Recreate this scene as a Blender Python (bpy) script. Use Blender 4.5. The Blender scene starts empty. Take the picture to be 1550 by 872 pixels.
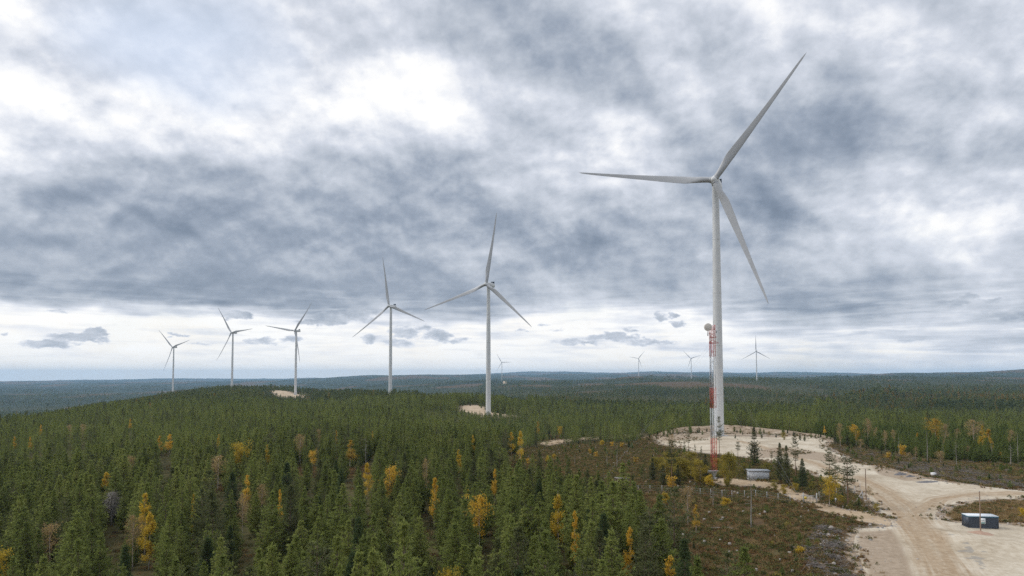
import bpy, math, random
import numpy as np
from mathutils import Vector, Matrix
from mathutils.geometry import delaunay_2d_cdt
random.seed(7)
RNG = np.random.default_rng(11)
R = math.radians
SC = bpy.context.scene
COL = SC.collection

# ------------------------------------------------------------------ camera
CAM_Z = 30.0
F = 1033.3; PITCH = R(2.7); PYC = 519.4            # photograph pixels (1550 wide)
cam = bpy.data.cameras.new('camera')
cam.lens = 24.0; cam.sensor_width = 36.0; cam.sensor_fit = 'HORIZONTAL'
cam.shift_y = (PYC - 436.0) / 1550.0
cam.clip_start = 1.0; cam.clip_end = 200000.0
co = bpy.data.objects.new('camera', cam); COL.objects.link(co)
co.location = (0, 0, CAM_Z); co.rotation_euler = (R(90) + PITCH, 0, 0)
SC.camera = co
SC.view_settings.view_transform = 'Standard'; SC.view_settings.look = 'None'
SC.view_settings.exposure = 0.2; SC.view_settings.gamma = 1.0
SC.cycles.max_bounces = 8; SC.cycles.diffuse_bounces = 4; SC.cycles.transmission_bounces = 6; SC.cycles.volume_bounces = 1
SC.cycles.transparent_max_bounces = 8
SC.cycles.use_denoising = False; SC.cycles.adaptive_threshold = 0.006

def ray(px, py):
    a = (px - 775) / F; b = (PYC - py) / F
    f = np.array([0, math.cos(PITCH), math.sin(PITCH)]); u = np.array([0, -math.sin(PITCH), math.cos(PITCH)])
    return np.array([a, 0, 0]) + f + b * u

def project(P):
    P = np.asarray(P, float); z = P[..., 2] - CAM_Z
    f = P[..., 1] * math.cos(PITCH) + z * math.sin(PITCH); u = -P[..., 1] * math.sin(PITCH) + z * math.cos(PITCH)
    return 775 + F * P[..., 0] / f, PYC - F * u / f

def lin(c):
    c = np.asarray(c, float) / 255.0
    return tuple(np.where(c <= 0.04045, c / 12.92, ((c + 0.055) / 1.055) ** 2.4)) + (1.0,)

# ------------------------------------------------------------------ node helpers
class NT:
    def __init__(s, tree): s.t = tree; s.n = tree.nodes; s.l = tree.links; s.n.clear()
    def node(s, typ, **kw):
        n = s.n.new(typ)
        for k, v in kw.items(): setattr(n, k, v)
        return n
    def put(s, sock, v):
        if v is None: return
        if hasattr(v, 'is_output') or isinstance(v, bpy.types.NodeSocket): s.l.new(v, sock)
        else: sock.default_value = v
    def m(s, op, a, b=None, c=None, clamp=False):
        n = s.node('ShaderNodeMath', operation=op); n.use_clamp = clamp
        s.put(n.inputs[0], a); s.put(n.inputs[1], b); s.put(n.inputs[2], c)
        return n.outputs[0]
    def vm(s, op, a, b=None, scale=None):
        n = s.node('ShaderNodeVectorMath', operation=op)
        s.put(n.inputs[0], a); s.put(n.inputs[1], b)
        if scale is not None: s.put(n.inputs['Scale'], scale)
        return n.outputs['Value'] if op in ('LENGTH', 'DOT_PRODUCT') else n.outputs[0]
    def comb(s, x, y, z=0.0):
        n = s.node('ShaderNodeCombineXYZ')
        s.put(n.inputs[0], x); s.put(n.inputs[1], y); s.put(n.inputs[2], z); return n.outputs[0]
    def noise(s, vec, scale, detail=4.0, rough=0.5, dist=0.0, dim='3D', w=None, col=False):
        n = s.node('ShaderNodeTexNoise', noise_dimensions=dim)
        if vec is not None: s.l.new(vec, n.inputs['Vector'])
        s.put(n.inputs['Scale'], scale); s.put(n.inputs['Detail'], detail); s.put(n.inputs['Roughness'], rough)
        s.put(n.inputs['Distortion'], dist)
        if w is not None: s.put(n.inputs['W'], w)
        return n.outputs['Color'] if col else n.outputs[0]
    def step(s, v, a, b, smooth=True):
        n = s.node('ShaderNodeMapRange'); n.interpolation_type = 'SMOOTHSTEP' if smooth else 'LINEAR'
        s.put(n.inputs[0], v); s.put(n.inputs[1], a); s.put(n.inputs[2], b); n.inputs[3].default_value = 0; n.inputs[4].default_value = 1
        return n.outputs[0]
    def ramp(s, fac, stops, interp='LINEAR'):
        n = s.node('ShaderNodeValToRGB'); cr = n.color_ramp; cr.interpolation = interp
        while len(cr.elements) < len(stops): cr.elements.new(0.5)
        for e, (p, c) in zip(cr.elements, stops): e.position = p
        for e, (p, c) in zip(cr.elements, stops):
            e.color = (c, c, c, 1) if isinstance(c, (int, float, np.floating)) else tuple(c)
        s.put(n.inputs[0], fac); return n.outputs[0]
    def mix(s, f, a, b, blend='MIX'):
        n = s.node('ShaderNodeMix', data_type='RGBA', blend_type=blend)
        s.put(n.inputs[0], f); s.put(n.inputs[6], a); s.put(n.inputs[7], b); return n.outputs[2]
    def fmix(s, f, a, b):
        n = s.node('ShaderNodeMix', data_type='FLOAT')
        s.put(n.inputs[0], f); s.put(n.inputs[2], a); s.put(n.inputs[3], b); return n.outputs[0]

# ------------------------------------------------------------------ sun and sky
SUN_EL, SUN_AZ = R(42), R(-80)                      # azimuth measured from straight ahead, to the left
sd = bpy.data.lights.new('sun', 'SUN'); sd.energy = 1.5; sd.angle = R(24); sd.color = (1.0, 0.96, 0.9)
so = bpy.data.objects.new('sun', sd); COL.objects.link(so)
sv = Vector((math.sin(SUN_AZ) * math.cos(SUN_EL), math.cos(SUN_AZ) * math.cos(SUN_EL), math.sin(SUN_EL)))
so.rotation_euler = sv.to_track_quat('Z', 'Y').to_euler(); so.location = (-300, 200, 500)

W = bpy.data.worlds.new('World'); SC.world = W; W.use_nodes = True
SKY_Y = [0, 40, 80, 120, 160, 200, 240, 280, 320, 360, 400, 440, 460, 476, 492, 515, 540, 570]
SKY = [  # cloud brightness seen at columns 0,100,...,1600 of the photograph
 [97,95,95,95,91,89,88,79,82,85,86,90,98,87,86,88,88],
 [93,91,96,92,90,87,86,77,80,82,83,83,97,93,86,87,88],
 [92,90,96,94,91,90,92,82,77,87,86,80,89,91,87,88,89],
 [101,96,94,96,97,97,99,96,82,82,82,82,83,80,86,94,92],
 [92,96,98,97,98,94,97,96,90,81,78,87,80,76,83,84,86],
 [99,92,99,101,99,91,86,93,82,90,92,83,77,80,84,79,86],
 [90,84,86,88,90,77,83,75,88,93,90,79,74,85,77,75,80],
 [73,76,75,72,69,72,78,79,82,80,77,75,74,91,82,84,90],
 [77,76,77,78,79,75,72,80,82,72,72,78,66,92,86,89,90],
 [76,71,74,72,73,76,80,77,74,65,72,75,88,88,91,92,86],
 [70,74,74,75,73,76,69,70,66,70,75,80,82,82,82,79,80],
 [67,70,72,66,66,69,71,75,77,77,80,82,74,68,73,84,82],
 [72,76,74,70,69,67,67,76,79,82,84,81,73,72,80,86,74],
 [101,101,100,94,88,78,77,85,88,97,98,89,79,78,82,83,77],
 [104,104,104,102,101,95,95,98,100,102,100,97,89,89,92,87,83],
 [101,100,102,100,100,99,98,100,101,96,95,96,94,96,92,88,89],
 [102,101,101,101,101,100,100,101,100,99,99,98,96,98,96,94,94],
 [101,101,101,101,101,100,100,100,100,99,99,98,98,98,97,96,96]]
SKY = np.array(SKY, float) / 100
def sky_at(az, el):
    d = np.array([math.sin(az) * math.cos(el), math.cos(az) * math.cos(el), math.sin(el)])
    f = d[1] * math.cos(PITCH) + d[2] * math.sin(PITCH); u = -d[1] * math.sin(PITCH) + d[2] * math.cos(PITCH)
    px = 775 + F * d[0] / f; py = PYC - F * u / f
    x = min(max(px / 100, 0), 15.999); i = int(x); x -= i
    y = np.interp(py, SKY_Y, range(len(SKY_Y))); j = min(int(y), len(SKY_Y) - 2); y -= j
    a = SKY[j, i] * (1 - x) + SKY[j, i + 1] * x; b = SKY[j + 1, i] * (1 - x) + SKY[j + 1, i + 1] * x
    return a * (1 - y) + b * y
w = NT(W.node_tree)
tc = w.node('ShaderNodeTexCoord').outputs['Generated']
D = w.vm('NORMALIZE', tc)
sx = w.node('ShaderNodeSeparateXYZ'); w.l.new(D, sx.inputs[0]); dx, dy, dz = sx.outputs
azn = w.m('ARCTAN2', dx, dy)
eln = w.m('ARCSINE', dz)
# cloud-deck coordinates: the deck is a slab high above, so cells shrink towards the horizon
den = w.m('ADD', w.m('MAXIMUM', dz, 0.0), 0.56)
q = w.vm('SCALE', w.comb(w.m('DIVIDE', dx, den), w.m('DIVIDE', dy, den), 0.0), scale=2.4)
wz = w.noise(q, 1.7, 3.0, 0.5, col=True)
ws = w.node('ShaderNodeSeparateXYZ'); w.l.new(wz, ws.inputs[0])
damp = w.m('MINIMUM', w.m('MULTIPLY', w.m('MAXIMUM', dz, 0.0), 5.0), 1.0)
aw = w.m('MULTIPLY', w.m('SUBTRACT', ws.outputs[0], 0.5), w.m('MULTIPLY_ADD', damp, 0.18, 0.03))
ew = w.m('MULTIPLY', w.m('SUBTRACT', ws.outputs[1], 0.5), w.m('MULTIPLY_ADD', damp, 0.12, 0.008))
azw = w.m('ADD', azn, aw); elw = w.m('ADD', eln, ew)
AZ0, AZ1, NS = R(-38), R(38), 26
u_ = w.m('DIVIDE', w.m('SUBTRACT', azw, AZ0), AZ1 - AZ0, clamp=True)
EL = [R(e) for e in (0.2, 1.6, 2.9, 4.1, 4.9, 5.6, 6.6, 8.6, 10.8, 13, 15.2, 17.4, 19.6, 21.8, 24, 26.5, 29.5)]
val = None
for i, e in enumerate(EL):
    st = [(k / (NS - 1), float(sky_at(AZ0 + (AZ1 - AZ0) * k / (NS - 1), e)) * 0.8) for k in range(NS)]
    r_ = w.ramp(u_, st, 'CARDINAL')
    if val is None: val = r_
    else: val = w.mix(w.step(elw, EL[i - 1], e), val, r_)
bw = w.node('ShaderNodeRGBToBW'); w.l.new(val, bw.inputs[0])
base = w.m('MULTIPLY_ADD', bw.outputs[0], 1.25 * 1.10, -0.085)
# away from the photographed part of the sky the deck goes on as broken overcast
away = w.m('MAXIMUM', w.step(w.m('ABSOLUTE', azn), R(40), R(62)), w.step(eln, R(30), R(45)))
big = w.m('MULTIPLY_ADD', w.noise(q, 0.9, 2.0, 0.5), 0.45, 0.70)
base = w.fmix(away, base, big)
# billows: a thin sheet is bright, thick cores are dark, edges are ragged
wv = w.vm('ADD', q, w.vm('SCALE', wz, scale=0.10))
n1 = w.noise(wv, 1.3, 12.0, 0.58)
sh = w.vm('ADD', wv, (-0.024, 0.055, 0.0))
n1b = w.noise(sh, 1.3, 6.0, 0.58)
n2 = w.noise(w.vm('ADD', q, (7.3, 2.1, 0.0)), 5.2, 7.0, 0.60)
def puffs(v):
    n = w.node('ShaderNodeTexVoronoi'); n.voronoi_dimensions = '2D'; n.feature = 'F1'; w.l.new(v, n.inputs['Vector'])
    n.inputs['Scale'].default_value = 1.8; n.inputs['Detail'].default_value = 2.6; n.inputs['Roughness'].default_value = 0.5; n.normalize = True
    return n.outputs['Distance']
pw = w.vm('ADD', wv, w.comb(w.m('MULTIPLY', n2, 0.16), w.m('MULTIPLY', n1, 0.20), 0.0))
p1 = puffs(pw); p2 = puffs(w.vm('ADD', pw, (-0.016, 0.042, 0.0)))
fade = w.m('MULTIPLY_ADD', damp, 0.8, 0.2)
thick = w.m('ADD', w.m('MULTIPLY', w.m('SUBTRACT', 0.985, base), 1.42), w.m('MULTIPLY', w.m('ADD', w.m('MULTIPLY', w.m('SUBTRACT', n1, 0.5), 1.1), w.m('MULTIPLY_ADD', p1, -0.36, 0.135)), fade))
core = w.ramp(w.m('ADD', thick, 0.3), [(0.0, 1.03), (0.19, 1.0), (0.285, .965), (0.335, .90), (0.41, .845), (0.52, .77), (0.66, .675), (0.86, .56)])
cb = w.node('ShaderNodeRGBToBW'); w.l.new(core, cb.inputs[0])
rel = w.m('MULTIPLY', w.m('MULTIPLY', w.m('ADD', w.m('SUBTRACT', n1b, n1), w.m('MULTIPLY', w.m('SUBTRACT', p1, p2), 0.5)), 0.95), fade)
fine = w.m('MULTIPLY', w.m('MULTIPLY', w.m('SUBTRACT', n2, 0.5), 0.03), fade)
# horizontal streaks low over the horizon
sq = w.comb(w.m('MULTIPLY', azn, 9.0), w.m('MULTIPLY', eln, 95.0), 0.0)
sn = w.noise(sq, 1.0, 6.0, 0.55, dist=0.4)
low = w.m('MULTIPLY', w.step(eln, R(0.4), R(2.0)), w.m('SUBTRACT', 1.0, w.step(eln, R(4.5), R(8.5))))
streak = w.m('MULTIPLY', w.m('MULTIPLY', w.m('SUBTRACT', sn, 0.50), 0.48), low)
bright = w.m('ADD', w.m('ADD', w.fmix(0.30, cb.outputs[0], base), w.m('ADD', rel, fine)), streak)
# small ragged cloudlets hanging in the pale band below the deck
CL = [(75,520,48,7,.9),(115,512,38,8,1.),(145,503,17,9,1.),(12,504,10,4,.8),(268,507,16,4,.8),(255,514,9,3,.6),(85,472,18,3,.6),(360,478,18,6,1.),
      (345,482,8,4,.8),(395,516,26,7,.8),(300,520,30,5,.6),(440,514,24,6,.8),(500,482,34,13,1.2),(470,488,22,6,1.),(545,478,30,10,.9),(560,512,14,8,.8),
      (615,503,26,10,.9),(660,508,28,10,.9),(690,515,20,6,.8),(600,519,26,6,.7),(640,498,16,5,.8),(790,500,14,4,.7),(825,492,10,4,.7),(850,500,20,4,.6),
      (870,518,40,6,.7),(925,510,44,7,.9),(985,518,50,6,.8),(955,499,12,5,.8),(1000,482,12,9,1.),(1025,490,14,6,.9),(1018,478,8,5,.9),(1230,492,26,6,.6),
      (1440,460,26,9,.9),(1470,450,18,7,.8),(1530,478,40,12,1.),(1500,455,14,6,.7),(1390,515,40,5,.5),(1290,505,50,5,.4)]
rag = w.noise(w.comb(w.m('MULTIPLY', azn, 40.0), w.m('MULTIPLY', eln, 80.0), 3.0), 1.0, 6.0, 0.62, col=True)
rs = w.node('ShaderNodeSeparateXYZ'); w.l.new(rag, rs.inputs[0])
ac = w.m('ADD', azn, w.m('MULTIPLY', w.m('SUBTRACT', rs.outputs[0], 0.5), 0.045))
ec = w.m('ADD', eln, w.m('MULTIPLY', w.m('SUBTRACT', rs.outputs[1], 0.5), 0.022))
tot = None
acec = w.comb(ac, ec, 0.0)
for (px, py, rx, ry, g) in CL:
    d = ray(px, py); a0 = math.atan2(d[0], d[1]); e0 = math.atan2(d[2], math.hypot(d[0], d[1]))
    ca = math.cos(a0)
    kx, ky = F / rx / ca, F / ry / ca
    n_ = w.node('ShaderNodeVectorMath', operation='MULTIPLY_ADD'); w.l.new(acec, n_.inputs[0]); n_.inputs[1].default_value = (kx, ky, 0); n_.inputs[2].default_value = (-a0 * kx, -e0 * ky, 0)
    gg = w.m('MULTIPLY_ADD', w.vm('DOT_PRODUCT', n_.outputs[0], n_.outputs[0]), -0.62 * g, g)
    tot = w.m('MAXIMUM', 0.0 if tot is None else tot, gg)
cm = w.step(w.m('ADD', tot, w.m('MULTIPLY', w.m('SUBTRACT', rs.outputs[2], 0.5), 1.1)), 0.28, 0.85)
bright = w.fmix(w.m('MULTIPLY', cm, 0.80), bright, w.m('MULTIPLY_ADD', rs.outputs[0], 0.5, 0.46))
bright = w.m('MINIMUM', w.m('MAXIMUM', bright, 0.5), 1.12)
STOPS = [(0.45, (106,118,135)), (0.55, (125,137,154)), (0.65, (151,161,176)), (0.75, (183,190,201)), (0.84, (207,212,222)), (0.92, (233,235,240)), (1.0, (253,252,250)), (1.12, (255,255,255))]
ccol = w.ramp(w.m('DIVIDE', w.m('SUBTRACT', bright, 0.45), 0.67), [((p - 0.45) / 0.67, lin(c)) for p, c in STOPS])
bd = ray(275, 55); ba, be = math.atan2(bd[0], bd[1]), math.atan2(bd[2], math.hypot(bd[0], bd[1]))
n_ = w.node('ShaderNodeVectorMath', operation='MULTIPLY_ADD'); w.l.new(w.comb(azw, elw, 0.0), n_.inputs[0]); n_.inputs[1].default_value = (5.5, 11, 0); n_.inputs[2].default_value = (-ba * 5.5, -be * 11, 0)
ccol = w.mix(w.m('MULTIPLY', w.m('SUBTRACT', 1.0, w.vm('DOT_PRODUCT', n_.outputs[0], n_.outputs[0]), clamp=True), 0.55), ccol, lin((206, 220, 242)))
# warm tint in the brightest breaks near the horizon
warm = w.m('MULTIPLY', w.m('MULTIPLY', w.step(bright, 0.88, 1.0), w.m('SUBTRACT', 1.0, w.step(eln, R(3.5), R(6)))), w.step(n1, 0.42, 0.62))
ccol = w.mix(w.m('MULTIPLY', warm, 0.45), ccol, lin((255, 246, 232)))
sky = w.node('ShaderNodeTexSky'); sky.sky_type = 'NISHITA'; sky.sun_disc = False
sky.sun_elevation = SUN_EL; sky.sun_rotation = SUN_AZ; sky.altitude = 300.0; sky.air_density = 1.0; sky.dust_density = 2.0
bgs = w.node('ShaderNodeBackground'); w.l.new(sky.outputs[0], bgs.inputs[0]); bgs.inputs[1].default_value = 0.10
bgc = w.node('ShaderNodeBackground'); w.l.new(ccol, bgc.inputs[0]); w.l.new(w.m('MULTIPLY_ADD', w.step(eln, R(30), R(75)), 0.5, 0.97), bgc.inputs[1])   # an overcast sky is brightest overhead
# thin places let the blue sky through
blue = w.m('MULTIPLY', w.step(w.noise(q, 0.8, 4.0, 0.5, w=None), 0.52, 0.72), w.step(bright, 0.78, 0.9))
cover = w.m('SUBTRACT', 0.96, w.m('MULTIPLY', blue, 0.22))
ms = w.node('ShaderNodeMixShader'); w.l.new(cover, ms.inputs[0]); w.l.new(bgs.outputs[0], ms.inputs[1]); w.l.new(bgc.outputs[0], ms.inputs[2])
wo = w.node('ShaderNodeOutputWorld'); w.l.new(ms.outputs[0], wo.inputs[0])
W.cycles.sampling_method = 'MANUAL'; W.cycles.sample_map_resolution = 512
for o_ in ('camera', 'sun'): pass

# ------------------------------------------------------------------ numpy noise
_P = np.random.default_rng(5).random((256, 256))
def vnoise(x, y):
    xi = np.floor(x).astype(int); yi = np.floor(y).astype(int); xf = x - xi; yf = y - yi
    xf = xf * xf * xf * (xf * (xf * 6 - 15) + 10); yf = yf * yf * yf * (yf * (yf * 6 - 15) + 10)
    a = _P[xi & 255, yi & 255]; b = _P[(xi + 1) & 255, yi & 255]; c = _P[xi & 255, (yi + 1) & 255]; d = _P[(xi + 1) & 255, (yi + 1) & 255]
    return (a * (1 - xf) + b * xf) * (1 - yf) + (c * (1 - xf) + d * xf) * yf
def fbm(x, y, o=4, g=0.5):
    s = 0; a = 1; t = 0
    for i in range(o):
        s = s + a * (vnoise(x + 17.3 * i, y - 9.1 * i) - 0.5); t += a; a *= g; x = x * 2.03; y = y * 2.03
    return s / t * 2

# ------------------------------------------------------------------ terrain
# depth of the ground below the camera (m) by photo column and distance
PROF = {
 -260: [(0,36),(100,40),(400,44),(700,47),(900,64),(1300,100),(2000,130),(3500,150),(7000,150),(9500,122),(11500,112),(14000,150),(20000,182),(27000,240),(36000,320),(45000,400)],
 0: [(0,34),(100,38),(200,40),(400,43),(700,45),(900,64),(1300,100),(2000,130),(3500,150),(7000,150),(9500,125),(11500,112),(14000,150),(20000,182),(27000,235),(36000,310),(45000,390)],
 110: [(0,33),(100,37),(400,41),(700,43),(1000,50),(1400,78),(2000,115),(3500,150),(7000,150),(9500,120),(11500,108),(14000,150),(22000,190),(29000,195),(45000,360)],
 200: [(0,33),(100,36),(400,40),(800,42),(1100,45),(1400,55),(1800,70),(2200,100),(3500,150),(7000,150),(9500,120),(11500,104),(14000,145),(22000,185),(29000,170),(45000,330)],
 262: [(0,33),(100,35),(400,39),(800,42),(1200,44),(1600,47),(2046,53),(2400,80),(3000,120),(7000,150),(9500,120),(11500,100),(14000,145),(22000,180),(29000,160),(45000,330)],
 310: [(0,33),(100,35),(400,39),(800,41),(1200,40),(1600,38),(1800,38),(2100,52),(2600,95),(4000,150),(9000,130),(11500,96),(16000,150),(29000,150),(45000,320)],
 351: [(0,32),(100,35),(400,38),(800,39),(1100,35),(1300,33),(1450,34),(1620,37.5),(1800,34),(2000,37),(2500,85),(4000,150),(9000,130),(11500,90),(16000,140),(29000,150),(45000,300)],
 400: [(0,32),(100,34),(400,38),(800,40),(1000,42),(1200,42),(1440,40),(1700,33),(1900,34),(2400,80),(4000,150),(9000,130),(11500,84),(16000,130),(29000,140),(45000,270)],
 447: [(0,32),(100,34),(400,37),(800,41),(1000,44.5),(1200,47),(1330,46),(1440,45),(1540,43.5),(1700,34),(1900,34),(2400,80),(4000,150),(8000,110),(10500,66),(14000,120),(29000,130),(45000,250)],
 520: [(0,31),(100,34),(400,37),(800,42),(1000,41),(1300,35),(1600,45),(2200,90),(4000,140),(7500,90),(9500,26),(12000,70),(29000,120),(45000,200)],
 591: [(0,31),(100,33),(300,35),(600,38),(800,36.5),(900,35),(1010,35.5),(1100,36),(1300,46),(1600,72),(2200,110),(4000,125),(7000,70),(9500,-8),(12000,40),(45000,90)],
 660: [(0,31),(100,33),(300,35),(600,37.5),(850,36.5),(1000,42),(1300,65),(2000,98),(4000,95),(6500,55),(8000,50),(10500,-16),(13000,30),(45000,0)],
 705: [(0,31),(100,32),(300,34.5),(500,37.5),(650,41.5),(730,41),(790,35),(850,31.5),(930,36),(1100,50),(1500,75),(2500,92),(4000,78),(5000,60),(6500,62),(8000,60),(10500,-8),(13000,30),(45000,0)],
 750: [(0,31),(100,32),(300,35),(450,40),(600,43),(715,42),(800,35.5),(880,34),(980,40),(1100,48),(1500,74),(2500,88),(4000,66),(5000,46),(6000,56),(8000,60),(11000,0),(14000,40),(24000,60),(31000,-100),(38000,-60),(45000,0)],
 850: [(0,31),(100,32),(200,33.5),(300,37),(400,41),(550,45),(700,50),(1000,56),(1500,64),(2500,68),(4000,60),(5000,50),(5800,48),(8000,80),(11500,-6),(14000,60),(24000,80),(30000,-250),(34000,-150),(40000,0),(45000,0)],
 967: [(0,31),(100,31.5),(200,32.5),(300,35.5),(400,39),(500,43),(700,50),(1000,56),(1500,62),(2500,58),(4000,36),(5200,13),(6500,40),(8500,60),(11500,-18),(14500,20),(26000,-130),(45000,0)],
 1046: [(0,31),(100,31),(250,31.5),(364,31.2),(420,32),(500,38),(600,45),(800,50),(1000,55),(1500,60),(2500,55),(3600,36),(4600,21),(6000,26),(8000,60),(11500,-22),(15000,20),(26000,-120),(45000,0)],
 1100: [(0,31),(100,31),(250,31),(364,31),(440,31.4),(520,38),(620,45),(800,50),(1000,54),(1500,58),(2300,48),(3200,33),(4500,24),(6000,26),(8000,60),(12000,-10),(16000,30),(28000,-150),(45000,0)],
 1250: [(0,30),(100,30),(200,30),(300,31),(420,33),(500,38),(700,46),(1000,52),(1600,59),(2500,58),(3500,48),(5000,33),(6500,26),(9000,50),(13000,10),(28000,-110),(45000,0)],
 1400: [(0,30),(100,30),(150,30),(250,30.6),(350,33),(500,38),(700,45),(1000,52),(1600,58),(2500,56),(3800,42),(5500,28),(7000,20),(10000,-28),(13000,20),(28000,-60),(45000,0)],
 1550: [(0,30),(100,30),(150,30),(250,31),(350,34),(500,39),(700,46),(1000,52),(1600,56),(2500,52),(3800,38),(5500,24),(7000,0),(9500,-62),(13000,0),(28000,0),(45000,0)],
 1850: [(0,30),(100,30),(250,32),(500,40),(1000,52),(1600,55),(3000,45),(5500,20),(7500,-20),(9500,-60),(13000,0),(45000,0)]}
RD = np.concatenate([np.geomspace(6, 60, 14)[:-1], np.geomspace(60, 520, 250)[:-1], np.geomspace(520, 25000, 230)])
LR = np.log(RD)
AZF = np.arange(-52, 52.001, 0.25)
AZG = np.radians(np.concatenate([[-180], np.arange(-176, -54, 4), AZF, np.arange(56, 180, 4), [180]]))
paz = np.array([math.atan2(p - 775, F) for p in PROF])
cols = []
for p, pr in PROF.items():
    d, h = np.array(pr, float).T
    f_ = np.where(d > 13000, 13000 + (d - 13000) * .36, d); h = h * np.where(d > 13000, f_ / np.maximum(d, 1), 1); d = f_
    x = np.log(np.maximum(d, 20)); hh = np.interp(LR, x, h)
    k = np.ones(9) / 9; e = np.pad(hh, 4, mode='edge'); hh = np.convolve(e, k, 'valid')
    cols.append(hh)
avg = np.array(cols[-1]) * 0.5 + np.array(cols[0]) * 0.5
paz = np.concatenate([[-math.pi, -1.6], paz, [1.6, math.pi]]); cols = np.array([avg, avg] + cols + [avg, avg])
H = np.zeros((len(AZG), len(RD)))
for j in range(len(RD)): H[:, j] = np.interp(AZG, paz, cols[:, j])
ks = 15                                                # smooth across azimuth in the fine sector
i0 = np.searchsorted(AZG, R(-52)); i1 = np.searchsorted(AZG, R(52), 'right')
sub = np.pad(H[i0:i1], ((ks, ks), (0, 0)), mode='edge')
kern = np.hanning(2 * ks + 1); kern /= kern.sum()
H[i0:i1] = np.apply_along_axis(lambda c: np.convolve(c, kern, 'valid'), 0, sub)
GX = np.sin(AZG)[:, None] * RD[None]; GY = np.cos(AZG)[:, None] * RD[None]
def relief(x, y):
    d = np.hypot(x, y)
    z = 0.35 * fbm(x / 22, y / 22, 3) * np.clip((d - 20) / 60, 0, 1)
    z = z + fbm(x / 130, y / 130, 3) * np.clip((d - 120) / 700, 0, 1) * 2.2
    z = z + fbm(x / 800 + 3, y / 800, 4) * np.clip((d - 1000) / 3000, 0, 1) * 26
    z = z + fbm(x / 3200 + 9, y / 3200, 5) * np.clip((d - 6000) / 9000, 0, 1) * 60
    return z
GZ = CAM_Z - H + relief(GX, GY)
def gidx(x, y):
    az = np.arctan2(x, y); d = np.maximum(np.hypot(x, y), RD[0]); l = np.log(d)
    i = np.clip(np.searchsorted(AZG, az) - 1, 0, len(AZG) - 2); j = np.clip(np.searchsorted(LR, l) - 1, 0, len(RD) - 2)
    u = (az - AZG[i]) / (AZG[i + 1] - AZG[i]); v = np.clip((d - RD[j]) / (RD[j + 1] - RD[j]), 0, 1)
    return i, j, u, v
def zat(x, y, Z=None):
    Z = GZ if Z is None else Z
    x = np.asarray(x, float); y = np.asarray(y, float); i, j, u, v = gidx(x, y)
    return (Z[i, j] * (1 - u) + Z[i + 1, j] * u) * (1 - v) + (Z[i, j + 1] * (1 - u) + Z[i + 1, j + 1] * u) * v
DS = np.geomspace(40, 24500, 2600)
def hit(px, py, lift=0.0):
    d = ray(px, py); h = math.hypot(d[0], d[1]); t = DS / h
    x = d[0] * t; y = d[1] * t; z = CAM_Z + d[2] * t - zat(x, y) - lift
    k = np.argmax(z < 0)
    if k == 0: k = len(DS) - 1
    f = z[k - 1] / (z[k - 1] - z[k] + 1e-9); dd = DS[k - 1] + f * (DS[k] - DS[k - 1]); t = dd / h
    return np.array([d[0] * t, d[1] * t])
def at(px, d):                                         # point on column px at distance d
    a = math.atan2(px - 775, F); return np.array([math.sin(a) * d, math.cos(a) * d])
def ground(pts): return [hit(*p) for p in pts]

def flatten(cx, cy, r, z, soft):
    global GZ
    dd = np.hypot(GX - cx, GY - cy); f = np.clip((r + soft - dd) / soft, 0, 1); f = f * f * (3 - 2 * f)
    GZ = GZ * (1 - f) + z * f

# ------------------------------------------------------------------ turbines: where they stand
# column, row of hub; distance; yaw; blade angle
TURB = [
 ((1080.6, 272.6), 364, -25.4, 51.4, 'tallest and nearest white wind turbine rising behind the red and white mast'),
 ((735.8, 430.0), 707, -26.3, 80.0, 'second nearest white wind turbine on a sandy pad left of the picture centre'),
 ((588.6, 463.0), 1012, -26.0, 98.8, 'white wind turbine behind the wooded ridge with one blade straight up'),
 ((446.0, 500.6), 1440, -23.4, 50.9, 'white wind turbine standing on the small gravel pad of the left hill'),
 ((350.0, 503.6), 1620, -24.4, 4.8, 'white wind turbine on top of the left hill, its foot hidden by trees'),
 ((261.0, 525.6), 2046, -19.8, 15.1, 'leftmost white wind turbine at the falling end of the hill ridge'),
 ((759.4, 548.6), 5000, -15.0, 0.5, 'tiny far wind turbine on the plain just right of the second turbine'),
 ((966.5, 542.6), 5200, -17.8, 50.1, 'tiny far wind turbine before the blue hills, left of the mast, half way to centre'),
 ((1045.6, 542.6), 4600, -36.0, 14.7, 'tiny far wind turbine just left of the red and white mast'),
 ((1144.4, 532.0), 3143, -31.6, 90.2, 'far wind turbine on the wooded plain right of the tallest turbine')]
HUB_H = 136.0
tb = []
for (h, d, yaw, th, lab) in TURB:
    H3 = ray(*h) * d; ax = np.array([math.sin(R(yaw)), -math.cos(R(yaw))])
    bx, by = H3[0] - ax[0] * 5.2, H3[1] - ax[1] * 5.2
    bz = CAM_Z + H3[2] - HUB_H
    tb.append((bx, by, bz)); flatten(bx, by, 12 if d < 500 else 20, bz, 50 if d < 500 else (38 if d < 1000 else (60 if d < 2500 else 260)))
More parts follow.
